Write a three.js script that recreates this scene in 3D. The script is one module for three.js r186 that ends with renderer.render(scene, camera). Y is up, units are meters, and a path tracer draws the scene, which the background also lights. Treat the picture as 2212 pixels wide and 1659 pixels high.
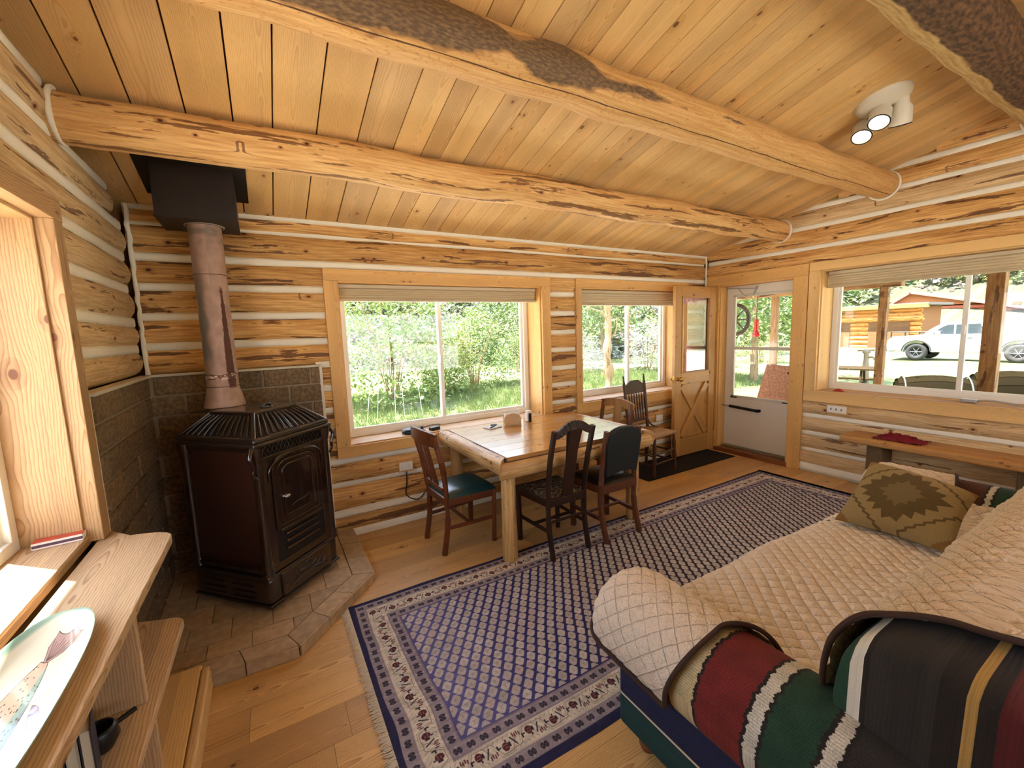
import * as THREE from 'three';
import { RoundedBoxGeometry } from 'three/addons/geometries/RoundedBoxGeometry.js';
import { mergeGeometries } from 'three/addons/utils/BufferGeometryUtils.js';
import { RectAreaLightUniformsLib } from 'three/addons/lights/RectAreaLightUniformsLib.js';
import { createNoise2D, createNoise3D } from 'simplex-noise';

// ------------------------------------------------------------------ camera, sky, sun, exposure
const scene = new THREE.Scene();
const renderer = new THREE.WebGLRenderer({ antialias: true });
renderer.toneMapping = THREE.LinearToneMapping;
renderer.toneMappingExposure = 1.28;
renderer.shadowMap.enabled = true;
RectAreaLightUniformsLib.init();
const D2R = Math.PI / 180;
const camera = new THREE.PerspectiveCamera(84.21, 4 / 3, 0.05, 400);
camera.position.set(0.69, 1.642, 3.6);
camera.rotation.set(-7.0213 * D2R, -30.0975 * D2R, -1.9399 * D2R, 'YXZ');
scene.add(camera);

// bright hazy summer sky, the same all round
function makeSky() {
  const w = 64, h = 64, d = new Float32Array(w * h * 4);
  for (let y = 0; y < h; y++) for (let x = 0; x < w; x++) {
    const el = Math.max(0, (y + .5) / h * 2 - 1), t = Math.pow(el, .6), i = (y * w + x) * 4;
    d[i] = 1.0 - .45 * t; d[i + 1] = 1.02 - .25 * t; d[i + 2] = 1.05 + .1 * t; d[i + 3] = 1;
  }
  const t = new THREE.DataTexture(d, w, h, THREE.RGBAFormat, THREE.FloatType);
  t.mapping = THREE.EquirectangularReflectionMapping; t.magFilter = THREE.LinearFilter; t.needsUpdate = true;
  return t;
}
scene.background = makeSky();
scene.backgroundIntensity = 4.6;
const sun = new THREE.DirectionalLight(new THREE.Color(1, .96, .9), 34);
sun.position.set(-3.6 + 2.9, 12, -3.4 + 2.75); sun.target.position.set(2.9, 0, 2.75);
sun.shadow.radius = 1.2; sun.castShadow = true; sun.shadow.mapSize.set(4096, 4096);
Object.assign(sun.shadow.camera, { left: -40, right: 60, top: 45, bottom: -45, near: .1, far: 160 });
scene.add(sun, sun.target);

// ------------------------------------------------------------------ helpers
function mulberry(a) { return () => { a |= 0; a = a + 0x6D2B79F5 | 0; let t = Math.imul(a ^ a >>> 15, 1 | a); t = t + Math.imul(t ^ t >>> 7, 61 | t) ^ t; return ((t ^ t >>> 14) >>> 0) / 4294967296; }; }
const rnd = mulberry(20240611), R = (a, b) => a + (b - a) * rnd();
const n2 = createNoise2D(mulberry(7)), n3 = createNoise3D(mulberry(11));
const clamp = (x, a = 0, b = 1) => Math.min(b, Math.max(a, x)), mix = (a, b, t) => a + (b - a) * t;
const sm = (a, b, x) => { const t = clamp((x - a) / (b - a)); return t * t * (3 - 2 * t); };
const mix3 = (a, b, t) => [mix(a[0], b[0], t), mix(a[1], b[1], t), mix(a[2], b[2], t)];
const fbm = (x, y, o = 4) => { let s = 0, a = .5, f = 1; for (let i = 0; i < o; i++) { s += a * n2(x * f + i * 17.3, y * f - i * 9.1); f *= 2.03; a *= .5; } return s; };
function tex(w, h, fn, o = {}) {
  const d = new Uint8Array(w * h * 4);
  for (let y = 0, i = 0; y < h; y++) for (let x = 0; x < w; x++, i += 4) {
    const c = fn((x + .5) / w, (y + .5) / h);
    if (typeof c === 'number') { d[i] = d[i + 1] = d[i + 2] = clamp(c, 0, 1) * 255; } else { d[i] = clamp(c[0], 0, 255); d[i + 1] = clamp(c[1], 0, 255); d[i + 2] = clamp(c[2], 0, 255); }
    d[i + 3] = 255;
  }
  const t = new THREE.DataTexture(d, w, h, THREE.RGBAFormat);
  t.magFilter = THREE.LinearFilter; t.minFilter = THREE.LinearMipmapLinearFilter; t.generateMipmaps = true;
  t.wrapS = t.wrapT = o.clamp ? THREE.ClampToEdgeWrapping : o.repeat ? THREE.RepeatWrapping : THREE.MirroredRepeatWrapping;
  if (!o.data) t.colorSpace = THREE.SRGBColorSpace;
  t.needsUpdate = true; return t;
}
function canvasTex(w, h, draw, o = {}) {
  const c = document.createElement('canvas'); c.width = w; c.height = h; draw(c.getContext('2d'), w, h);
  const t = new THREE.CanvasTexture(c); t.magFilter = THREE.LinearFilter; t.colorSpace = THREE.SRGBColorSpace;
  t.wrapS = t.wrapT = o.repeat ? THREE.RepeatWrapping : THREE.ClampToEdgeWrapping; return t;
}
const std = (o) => new THREE.MeshStandardMaterial(o), phys = (o) => new THREE.MeshPhysicalMaterial(o);
const flat = (color, roughness = .7, o = {}) => std({ color, roughness, ...o });
const names = new Map();
function numbered(n) { const k = names.get(n) || 0; names.set(n, k + 1); return k ? n + '_' + String(k).padStart(3, '0') : n; }
function M(name, geo, mat, parent) {
  const m = new THREE.Mesh(geo, mat); m.castShadow = m.receiveShadow = true;
  m.name = parent && parent !== scene ? name : numbered(name); (parent || scene).add(m); return m;
}
function thing(name, label, category, pos = [0, 0, 0], turn = 0, group) {
  const g = new THREE.Group(); g.name = numbered(name); g.position.set(...pos); g.rotation.y = turn;
  g.userData = { label, category }; if (group) g.userData.group = group; scene.add(g); return g;
}
function tag(o, label, category, group, kind) { Object.assign(o.userData, { label, category }); if (group) o.userData.group = group; if (kind) o.userData.kind = kind; return o; }
function struct(name, label, category) { const g = new THREE.Group(); g.name = name; g.userData = { kind: 'structure', label, category }; scene.add(g); return g; }
function sub(name, parent, pos = [0, 0, 0]) { const g = new THREE.Group(); g.name = name; g.position.set(...pos); parent.add(g); return g; }
const T = (g, x = 0, y = 0, z = 0) => g.translate(x, y, z);
const merge = (a) => mergeGeometries(a.map((g) => { const q = g.index ? g.toNonIndexed() : g; for (const k of Object.keys(q.attributes)) if (!['position', 'normal', 'uv'].includes(k)) q.deleteAttribute(k); return q; }));
// box from corner to corner, uv in metres along the grain (axis 0/1/2), random place in the texture
const TL = 2.4, TW = 1.0;
function woodUV(g, axis, o = {}) {
  const p = g.attributes.position, n = g.attributes.normal, uv = new Float32Array(p.count * 2);
  const ou = o.u ?? R(0, 8), strip = Math.floor(R(0, 40)) * .2, [a, b] = [0, 1, 2].filter((k) => k !== axis);
  g.computeBoundingBox(); const bb = g.boundingBox, lo = [bb.min.x, bb.min.y, bb.min.z], sz = [bb.max.x - lo[0], bb.max.y - lo[1], bb.max.z - lo[2]];
  for (let i = 0; i < p.count; i++) {
    const q = [p.getX(i), p.getY(i), p.getZ(i)], m = [Math.abs(n.getX(i)), Math.abs(n.getY(i)), Math.abs(n.getZ(i))];
    let across = m[a] > m[b] ? b : a;
    if (m[axis] > .8) across = sz[a] > sz[b] ? a : b;
    const v = (q[across] - lo[across]) + Math.max(0, (.2 - sz[across]) / 2) * .6;
    uv[i * 2] = (q[axis] + ou + (m[axis] > .8 ? (q[a] - lo[a]) * .15 : 0)) / TL; uv[i * 2 + 1] = (strip + v) / TW;
  }
  g.setAttribute('uv', new THREE.BufferAttribute(uv, 2)); return g;
}
function bx(x0, x1, y0, y1, z0, z1, r = 0) {
  const w = x1 - x0, h = y1 - y0, d = z1 - z0;
  const g = r ? new RoundedBoxGeometry(w, h, d, 2, Math.min(r, w / 2.01, h / 2.01, d / 2.01)) : new THREE.BoxGeometry(w, h, d);
  return g.translate((x0 + x1) / 2, (y0 + y1) / 2, (z0 + z1) / 2);
}
const wb = (axis, x0, x1, y0, y1, z0, z1, r = .003) => woodUV(bx(x0, x1, y0, y1, z0, z1, r), axis);
// tube along points with per-point radius
function tube(pts, rad, o = {}) {
  const seg = o.seg ?? 10, P = pts.map((p) => new THREE.Vector3(...p)), pos = [], uv = [], idx = [];
  let prevN = null, len = 0;
  const fr = P.map((p, i) => {
    const t = new THREE.Vector3().subVectors(P[Math.min(i + 1, P.length - 1)], P[Math.max(i - 1, 0)]).normalize();
    let nn = prevN ? prevN.clone().addScaledVector(t, -prevN.dot(t)) : new THREE.Vector3(0, 1, 0).cross(t);
    if (nn.lengthSq() < 1e-6) nn = new THREE.Vector3(1, 0, 0).cross(t);
    nn.normalize(); prevN = nn; return [nn, new THREE.Vector3().crossVectors(t, nn)];
  });
  P.forEach((p, i) => {
    if (i) len += p.distanceTo(P[i - 1]); const r = typeof rad === 'function' ? rad(i / (P.length - 1), i) : rad;
    for (let k = 0; k <= seg; k++) {
      const a = k / seg * Math.PI * 2, rr = o.wob ? r * (1 + o.wob(i, k % seg)) : r;
      pos.push(p.x + (fr[i][0].x * Math.cos(a) + fr[i][1].x * Math.sin(a)) * rr, p.y + (fr[i][0].y * Math.cos(a) + fr[i][1].y * Math.sin(a)) * rr, p.z + (fr[i][0].z * Math.cos(a) + fr[i][1].z * Math.sin(a)) * rr);
      uv.push(len + (o.ou ?? 0), k / seg * Math.PI * 2 * r + (o.ov ?? 0));
    }
  });
  for (let i = 0; i < P.length - 1; i++) for (let k = 0; k < seg; k++) { const a = i * (seg + 1) + k, b = a + seg + 1; idx.push(a, b, a + 1, b, b + 1, a + 1); }
  if (o.cap !== false) for (const e of [0, P.length - 1]) {
    const c = pos.length / 3; pos.push(P[e].x, P[e].y, P[e].z); uv.push(len * .1, .1);
    for (let k = 0; k <= seg; k++) { const j = (e * (seg + 1) + k) * 3; pos.push(pos[j], pos[j + 1], pos[j + 2]); uv.push(.1 + Math.cos(k / seg * 6.283) * .05, .1 + Math.sin(k / seg * 6.283) * .05); }
    for (let k = 1; k <= seg; k++) e ? idx.push(c, c + k, c + k + 1) : idx.push(c, c + k + 1, c + k);
  }
  const g = new THREE.BufferGeometry(); g.setAttribute('position', new THREE.Float32BufferAttribute(pos, 3)); g.setAttribute('uv', new THREE.Float32BufferAttribute(uv, 2)); g.setIndex(idx); g.computeVertexNormals(); return g;
}
const curve = (pts, n = 24, closed = false) => new THREE.CatmullRomCurve3(pts.map((p) => new THREE.Vector3(...p)), closed, 'centripetal').getPoints(n).map((p) => [p.x, p.y, p.z]);
const line = (a, b, n = 1) => Array.from({ length: n + 1 }, (_, i) => [mix(a[0], b[0], i / n), mix(a[1], b[1], i / n), mix(a[2], b[2], i / n)]);
// square-section bar between two points (w along a side hint)
function bar(a, b, w, h, o = {}) {
  const A = new THREE.Vector3(...a), B = new THREE.Vector3(...b), L = A.distanceTo(B), g = o.r === 0 ? new THREE.BoxGeometry(w, h, L) : new RoundedBoxGeometry(w, h, L, 2, o.r ?? Math.min(w, h) * .18);
  if (!o.nouv) woodUV(g, 2);
  const m = new THREE.Matrix4().lookAt(A, B, new THREE.Vector3(...(o.up ?? [0, 1, 0.001]))); g.applyMatrix4(m); g.translate((A.x + B.x) / 2, (A.y + B.y) / 2, (A.z + B.z) / 2); return g;
}
// grid surface: fn(s,t) -> [x,y,z]; uvfn(s,t,p) -> [u,v]
function grid(nu, nv, fn, uvfn, o = {}) {
  const pos = [], uv = [], idx = [], W = nu + 1;
  for (let j = 0; j <= nv; j++) for (let i = 0; i <= nu; i++) { const s = i / nu, t = j / nv, p = fn(s, t); pos.push(...p); uv.push(...(uvfn ? uvfn(s, t, p) : [s, t])); }
  for (let j = 0; j < nv; j++) for (let i = 0; i < nu; i++) { const a = j * W + i; o.flip ? idx.push(a, a + W, a + 1, a + 1, a + W, a + W + 1) : idx.push(a, a + 1, a + W, a + 1, a + W + 1, a + W); }
  const g = new THREE.BufferGeometry(); g.setAttribute('position', new THREE.Float32BufferAttribute(pos, 3)); g.setAttribute('uv', new THREE.Float32BufferAttribute(uv, 2)); g.setIndex(idx); g.computeVertexNormals(); return g;
}
function poly(pts, y0, y1) { // prism over an xz polygon
  const s = new THREE.Shape(pts.map(([x, z]) => new THREE.Vector2(x, -z)));
  const g = new THREE.ExtrudeGeometry(s, { depth: y1 - y0, bevelEnabled: false }); g.rotateX(-Math.PI / 2); g.translate(0, y0, 0); return g;
}
// ------------------------------------------------------------------ materials
// flat-sawn pine: five board strips of 0.2 m across, 2.4 m along
function pineField(seed, knotRate) {
  const rr = mulberry(seed), strips = [];
  for (let k = 0; k < 5; k++) {
    const kn = []; const n = Math.round(knotRate * (.2 + rr() * .9));
    for (let i = 0; i < n; i++) kn.push([rr() * TL, .015 + rr() * .17, .003 + rr() * rr() * .013]);
    strips.push({ c: .06 + rr() * .08, ph: rr() * 50, kn, tone: rr(), d0: .008 + rr() * .03, f: 95 + rr() * 70 });
  }
  return (u, v) => {
    const x = u * TL, yy = v * TW, k = Math.min(4, Math.floor(yy / .2)), y = yy - k * .2, s = strips[k];
    let dx = 0, dy = 0, dark = 0, ring = 0;
    for (const [kx, ky, kr] of s.kn) {
      const ex = (x - kx) / 1.6, ey = y - ky, r = Math.hypot(ex, ey), q = Math.exp(-(r * r) / (kr * kr * 14));
      dy += ey * q * 1.2; dx += q; if (r < kr * 3) { dark = Math.max(dark, 1 - sm(kr * .75, kr * 1.15, r)); ring = Math.max(ring, q * .55); }
    }
    const vc = s.c + .012 * n2(x * .8, s.ph), dep = s.d0 + .022 * n2(x * .9 + s.ph, 3.3) + .004 * n2(x * 5, s.ph);
    const yw = y + .0016 * n2(x * 9, y * 60 + s.ph) - dy * .6, r = Math.hypot(yw - vc, dep + dx * .014);
    const q = r * s.f, fr = q - Math.floor(q), late = Math.pow(fr, 3.2) * (1 - sm(.93, 1, fr));
    const fine = .5 + .5 * n2(x * 14, y * 420 + s.ph), big = n2(x * .7 + s.ph, y * 6);
    return { late, fine, big, dark, ring, tone: s.tone };
  };
}
function pineTex(seed, base, latec, knotc, knotRate, o = {}) {
  const f = pineField(seed, knotRate), W = o.w ?? 2048, H = o.h ?? 1024;
  return tex(W, H, (u, v) => {
    const p = f(u, v); let c = mix3(base, latec, clamp(p.late * (o.grain ?? .55) + p.ring * .5));
    const m = 1 + (p.tone - .5) * .12 + p.big * .05 + (p.fine - .5) * .06; c = [c[0] * m, c[1] * m, c[2] * m * (1 - p.tone * .06)];
    return mix3(c, knotc, p.dark * .85);
  });
}
const pineA = pineTex(3, [226, 186, 126], [182, 130, 70], [120, 70, 34], 5), pineB = pineTex(9, [220, 178, 116], [172, 120, 62], [108, 64, 30], 6);
const pineLight = pineTex(21, [210, 178, 138], [150, 104, 68], [118, 72, 40], 3, { w: 2048, h: 1024, grain: .8 });
const oakTex = pineTex(33, [124, 72, 38], [82, 42, 20], [60, 30, 14], 0, { w: 1024, h: 512, grain: .8 });
const floorTex = pineTex(45, [210, 168, 112], [150, 108, 64], [96, 62, 34], 2, { grain: .85 });
const wood = { pineA: std({ map: pineA, roughness: .62 }), pineB: std({ map: pineB, roughness: .62 }), trim: std({ map: pineA, roughness: .5, color: new THREE.Color(.9, .8, .62) }), door: std({ map: pineB, roughness: .4, color: new THREE.Color(.72, .6, .44) }), light: std({ map: pineLight, roughness: .6 }),
  oak: std({ map: oakTex, roughness: .45 }), dark: std({ map: oakTex, roughness: .42, color: new THREE.Color(.13, .105, .095) }), oakLight: std({ map: oakTex, roughness: .5, color: new THREE.Color(1.35, 1.5, 1.5) }),
  jamb: std({ map: pineLight, roughness: .55, color: new THREE.Color(.84, .76, .64) }), paleOak: std({ map: pineB, roughness: .5, color: new THREE.Color(.5, .43, .36) }), greyOak: std({ map: oakTex, roughness: .5, color: new THREE.Color(.42, .5, .5) }), oakMid: std({ map: oakTex, roughness: .5, color: new THREE.Color(.6, .5, .4) }), walnut: std({ map: oakTex, roughness: .4, color: new THREE.Color(.66, .5, .38) }),
  floor: phys({ map: floorTex, roughness: .38, specularIntensity: .6 }), floor2: phys({ map: floorTex, roughness: .38, specularIntensity: .6, color: new THREE.Color(.93, .9, .86) }),
  weathered: std({ map: floorTex, roughness: .9, color: new THREE.Color(.62, .62, .64) }) };
// peeled log: streaky wood with strips of dark inner bark; 3 m along, 0.75 m round
const LL = 3.0, LW = .75;
function logTex(seed, base, streak, bark, amount, o = {}) {
  const rr = mulberry(seed), kn = Array.from({ length: o.knots ?? 16 }, () => [rr() * LL, rr() * LW, .006 + rr() * .009]), sx = rr() * 90, W = 2048, H = 768;
  return tex(W, H, (u, v) => {
    const x = u * LL + sx, y = v * LW, wy = y + .008 * n2(x * 1.4, y * 4 + seed);
    const st = fbm(x * 2.2, wy * 46, 4), fib = n2(x * 9, wy * 260), blot = fbm(x * 1.1 + 31, wy * 7 + 5, 3);
    let c = mix3(base, streak, clamp(.32 + st * .75 + blot * .35)); const m = 1 + fib * .05; c = [c[0] * m, c[1] * m, c[2] * m];
    const edge = fbm(x * 9, wy * 90, 3) * .5, b = fbm(x * .95 + 7.7 * seed, wy * 13 + 40, 3) + edge * .42 + n2(x * .35 + seed, 8) * .18;
    const k = sm(amount, amount + .07, b); c = mix3(c, bark, k * (.78 + .2 * fib));
    const halo = sm(amount - .09, amount, b) * (1 - k); c = mix3(c, [base[0] * 1.05, base[1] * 1.08, base[2] * 1.1], halo * .35);
    const ck = n2(x * .5 + seed * 3, wy * 9.3); if (Math.abs(ck) < .012) c = mix3(c, [70, 36, 14], .55 * sm(.1, .4, n2(x * .8, seed)));
    for (const [kx, ky, kr] of kn) { const d = Math.hypot((x - sx - kx) / 1.5, y - ky); if (d < kr * 2.2) { c = mix3(c, [150, 92, 42], .5 * (1 - sm(kr, kr * 2.2, d))); c = mix3(c, [66, 34, 14], 1 - sm(kr * .5, kr * .9, d)); } }
    return c;
  });
}
const logA = logTex(2, [222, 178, 112], [166, 114, 56], [88, 52, 24], .35), logB = logTex(5, [212, 166, 98], [154, 102, 48], [88, 52, 26], .31), logC = logTex(8, [220, 188, 138], [180, 142, 92], [100, 66, 38], .33);
const logBeam = logTex(12, [228, 186, 122], [192, 136, 72], [112, 72, 36], .27, { knots: 26 });
const logBump = tex(1024, 384, (u, v) => .5 + .35 * fbm(u * LL * 2.2 + 9, v * LW * 46, 3) + .2 * n2(u * LL * 9, v * LW * 120), { data: true });
const lm = (map, o = {}) => std({ map, roughness: .72, bumpMap: logBump, bumpScale: .0025, ...o });
const logMats = [lm(logA), lm(logB), lm(logA, { color: new THREE.Color(1.06, 1.02, .96) }), lm(logB, { color: new THREE.Color(.92, .9, .88) })];
const logPale = [lm(logC), lm(logC, { color: new THREE.Color(.94, .95, .96) })], beamMat = lm(logBeam);
const chinkBump = tex(256, 256, (u, v) => .5 + .5 * fbm(u * 14, v * 14, 4), { data: true, repeat: false });
const chinkMat = std({ color: '#ebe4cf', roughness: .95, bumpMap: chinkBump, bumpScale: .002 });
const white = flat('#e9e6dc', .5), vinyl = flat('#efece2', .45), offWhite = flat('#e6dfcf', .55), blackMetal = flat('#15120f', .5, { metalness: .3 }), blackPlastic = flat('#111214', .4), brass = flat('#b98a3e', .3, { metalness: 1 }), steel = flat('#b8b8b4', .3, { metalness: 1 });
const glass = phys({ color: 0xffffff, transmission: 1, roughness: 0, thickness: 0, ior: 1.45, specularIntensity: .7 });
const dustyGlass = phys({ color: 0xf4f6f0, transmission: 1, roughness: 0, thickness: 0, ior: 1.45 });
// beam with a long tongue of grey-brown bark on the room side (u: 5.85 m along, v: once round, .5 faces the room)
const BX = 5.85;
const barkBeamTex = tex(2048, 512, (u, v) => {
  const x = u * BX, y = v * .8, w = y + .01 * n2(x * .9, 4), st = fbm(x * 1.6, w * 34, 4), pl = Math.abs(fbm(x * .8 + 50, w * 6, 3)), ringl = sm(.0, .05, Math.abs(((pl * 9) % 1) - .5) - .42);
  let c = mix3([222, 180, 116], [190, 136, 72], clamp(.35 + st * .6)); c = mix3(c, [168, 104, 46], ringl * .5);
  const cx = v - .515 - .02 * n2(x * 1.3, 1), wid = .085 * sm(2.85, 2.0, x) * sm(.0, .9, x) + .02 * sm(2.9, 2.5, x) + .05 * n2(x * 2.1, 7) * sm(2.9, 2.2, x) + .12 * Math.exp(-((x - 1.35) ** 2) / .03) * (cx < 0 ? 1 : .2);
  const e = wid - Math.abs(cx) + .075 * fbm(x * 2.6, y * 7, 4), k = sm(.0, .012, e) * (x < 2.9 ? 1 : 0), small = sm(0, .01, .018 - Math.hypot((x - 3.34) / 6, cx + .01) + .008 * n2(x * 9, y * 40));
  const g = fbm(x * 22, y * 60, 3), bark = mix3([140, 110, 72], [86, 64, 42], clamp(.5 + g * .8));
  c = mix3(c, [92, 50, 22], sm(-.02, 0, e) * (1 - k) * .35 * (x < 2.9 ? 1 : 0)); c = mix3(c, bark, Math.max(k, small));
  const ck = v - .66 - .012 * n2(x * .6, 3); if (Math.abs(ck) < .0035 && x > .6) c = mix3(c, [60, 30, 12], .8);
  return c;
});
const ridgeTex = tex(1024, 512, (u, v) => {
  const x = u * BX, y = v * 1.0, st = fbm(x * 2, y * 22, 4), g = fbm(x * 14, y * 26, 4), e = v - .76 + .03 * fbm(x * 3, y * 6, 3), k = sm(.0, .02, e) * sm(1.0, .98, v);
  const pale = mix3([196, 164, 104], [160, 122, 66], clamp(.35 + st + g * .4)), bark = mix3([112, 80, 46], [58, 38, 20], clamp(.5 + g));
  return mix3(bark, pale, k);
});
const barkBeamMat = std({ map: barkBeamTex, roughness: .7, bumpMap: logBump, bumpScale: .002 }), ridgeMat = std({ map: ridgeTex, roughness: .85, bumpMap: logBump, bumpScale: .004 });
// ------------------------------------------------------------------ room shell
const XR = 5.754, ZF = 5.5, ZR = 2.75, ceilY = (z) => z <= ZR ? 2.515 + .257 * z : 2.515 + .257 * (2 * ZR - z);
function scaleUV(g, su, sv) { const u = g.attributes.uv; for (let i = 0; i < u.count; i++) u.setXY(i, u.getX(i) * su, u.getY(i) * sv); return g; }
// a peeled log with an uneven surface; a -> b, radius r
function logGeo(a, b, r, o = {}) {
  const L = Math.hypot(b[0] - a[0], b[1] - a[1], b[2] - a[2]), n = Math.max(4, Math.round(L / (o.step ?? .14))), s = R(0, 100), seg = o.seg ?? 18, amp = o.amp ?? .02;
  const pts = line(a, b, n).map((p, i) => [p[0], p[1] + (o.bend ?? .006) * n2(i * .12 + s, 1), p[2]]);
  return scaleUV(tube(pts, (t) => r * mix(o.r0 ?? 1, o.r1 ?? 1, t) * (o.round && (t < .5 / n || t > 1 - .5 / n) ? .8 : 1), { seg, ou: R(0, 30), ov: R(0, 5), wob: (i, k) => amp * (n2(i * .28 + s, 2) + .7 * n3(i * .35 + s, Math.cos(k / seg * 6.283) * 1.6, Math.sin(k / seg * 6.283) * 1.6)) }), 1 / LL, 1 / LW);
}
// strip of chinking with a slightly uneven edge, along the wall axis
function chinkGeo(a, b, h, depth, dir) { // a,b: ends on the front line; dir: inward normal
  const L = Math.hypot(b[0] - a[0], b[2] - a[2]), n = Math.max(2, Math.round(L / .08)), s = R(0, 99), pos = [], idx = [], uv = [];
  line(a, b, n).forEach((p, i) => {
    const h1 = h / 2 * (1 + .12 * n2(i * .5 + s, 0)), h0 = h / 2 * (1 + .12 * n2(i * .5 + s, 9));
    for (const [dy, dd] of [[-h0 - .03, -depth], [-h0, 0], [-h0 * .4, .002], [h1 * .4, .002], [h1, 0], [h1 + .03, -depth]]) { pos.push(p[0] + dir[0] * dd, p[1] + dy, p[2] + dir[2] * dd); uv.push(i * L / n * 2, dy * 2); }
  });
  for (let i = 0; i < n; i++) for (let k = 0; k < 5; k++) { const q = i * 6 + k; idx.push(q, q + 6, q + 1, q + 1, q + 6, q + 7); }
  const g = new THREE.BufferGeometry(); g.setAttribute('position', new THREE.Float32BufferAttribute(pos, 3)); g.setAttribute('uv', new THREE.Float32BufferAttribute(uv, 2)); g.setIndex(idx); g.computeVertexNormals(); return g;
}
const FRONT = .012; // how far the logs bulge past the wall plane
// wall: 'back' (z=0), 'left' (x=0), 'right' (x=XR); s runs along the wall
const wallAt = { back: (s, y, d) => [s, y, d], left: (s, y, d) => [d, y, s], right: (s, y, d) => [XR - d, y, s] }, wallIn = { back: [0, 0, 1], left: [1, 0, 0], right: [-1, 0, 0] };
function course(parent, side, y0, y1, segs, mats, ch = .038, chink = true) {
  const gap = y1 - y0, hv = (gap - ch) / 2, r = Math.max(.05, gap * .56), zc = FRONT - r, cz = zc + Math.sqrt(Math.max(1e-4, r * r - hv * hv)), at = wallAt[side];
  for (const [s0, s1] of segs) {
    const rev = side === 'left', p = at(rev ? s1 : s0, (y0 + y1) / 2, zc), q = at(rev ? s0 : s1, (y0 + y1) / 2, zc);
    M('log', logGeo(p, q, r), mats[Math.floor(rnd() * mats.length)], parent);
    if (chink) M('chinking', chinkGeo(at(rev ? s1 : s0, y1, cz + .007), at(rev ? s0 : s1, y1, cz + .007), ch, .06, wallIn[side]), chinkMat, parent);
  }
}
function slab(parent, side, rects, d0, d1, mat) { // backing of the wall behind the logs
  for (const [s0, s1, y0, y1] of rects) { const a = wallAt[side](s0, y0, d0), b = wallAt[side](s1, y1, d1); M('sheathing', bx(Math.min(a[0], b[0]), Math.max(a[0], b[0]), y0, y1, Math.min(a[2], b[2]), Math.max(a[2], b[2])), mat, parent); }
}
const W1 = { s0: 1.23, s1: 3.148, y0: .76, y1: 2.08 }, W2 = { s0: 3.66, s1: 5.3, y0: .841, y1: 2.083 }, W3 = { s0: 1.335, s1: 3.375, y0: .9, y1: 2.163 }, W4 = { s0: 1.27, s1: 3.05, y0: .858, y1: 2.13 };
const sheathMat = flat('#8a6236', .9);
{ // back wall
  const w = struct('wall_back', 'log wall with white chinking around the two garden windows', 'wall');
  const ch = [2.51, 2.42, 2.2, 2.01, 1.815, 1.62, 1.437, 1.247, 1.068, .881, .64, .443, .194, .03];
  for (let i = 0; i < ch.length - 1; i++) {
    const y1 = ch[i], y0 = ch[i + 1], c = i < 2 ? .036 : .046; let segs;
    if (y0 >= 2.1) segs = [[.01, XR - .02]];
    else if (y0 > 1.43) segs = [[.01, 1.18], [3.2, 3.62], [5.35, XR - .02]];
    else if (y0 > .6) segs = [[1.03, 1.18], [3.2, 3.62], [5.35, XR - .02]];
    else segs = [[1.0, XR - .02]];
    course(w, 'back', y0, y1, segs, logMats, c);
    if (y1 === 2.2) M('chinking', chinkGeo([1.1, 2.2, -.012], [XR, 2.2, -.012], .042, .05, [0, 0, 1]), chinkMat, w);
    if (y0 === .64) course(w, 'back', .64, .8, [[3.6, 5.4]], logMats, .03, false);
    if (y1 === .64) M('chinking', chinkGeo([1.0, .64, -.02], [XR, .64, -.02], .036, .05, [0, 0, 1]), chinkMat, w);
  }
  M('chinking', chinkGeo([1.1, .02, .012], [XR, .02, .012], .045, .03, [0, 0, 1]), chinkMat, w);
  slab(w, 'back', [[-.34, W1.s0 - .02, -.1, 2.56], [W1.s1 + .02, W2.s0 - .02, -.1, 2.56], [W2.s1 + .02, XR + .34, -.1, 2.56], [W1.s0 - .02, W1.s1 + .02, -.1, W1.y0 - .02], [W1.s0 - .02, W1.s1 + .02, W1.y1 + .02, 2.56], [W2.s0 - .02, W2.s1 + .02, -.1, W2.y0 - .02], [W2.s0 - .02, W2.s1 + .02, W2.y1 + .02, 2.56]], -.34, -.1, sheathMat);
  // bead of chinking down both corners
  for (const [x, s] of [[.028, 0], [XR - .03, 5]]) M('corner_chinking', tube(Array.from({ length: 26 }, (_, i) => [x + .005 * n2(i * .45, s), 1.44 + i * .043, .018 + .004 * n2(i * .6, s + 3)]), (t, i) => .013 + .004 * n2(i * .5, s + 7), { seg: 8 }), chinkMat, w);
}
{ // left wall
  const w = struct('wall_left', 'log gable wall with white chinking beside the stove', 'wall');
  const ch = [2.375, 2.188, 1.988, 1.778, 1.611, 1.444];
  for (let i = 0; i < ch.length - 1; i++) course(w, 'left', ch[i + 1], ch[i], ch[i + 1] > 2.1 ? [[.02, ZF]] : [[.02, 1.22], [3.12, ZF]], logPale, .05);
  for (const [y0, y1, z] of [[2.375, 2.556, .2], [2.556, 2.75, .96], [2.75, 2.95, 1.6], [2.95, 3.15, 2.3]]) course(w, 'left', y0, y1, [[z, 2 * ZR - z]], logPale, .04);
  course(w, 'left', .9, 1.444, [[1.05, 1.2]], logPale, .04, false);
  slab(w, 'left', [[-.34, W4.s0 - .02, -.1, 3.3], [W4.s1 + .02, ZF + .2, -.1, 3.3], [W4.s0 - .02, W4.s1 + .02, -.1, W4.y0 - .02], [W4.s0 - .02, W4.s1 + .02, W4.y1 + .02, 3.3]], -.34, -.1, sheathMat);
}
const DOOR = { s0: .21, s1: 1.07, y0: .03, y1: 2.13 };
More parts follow.
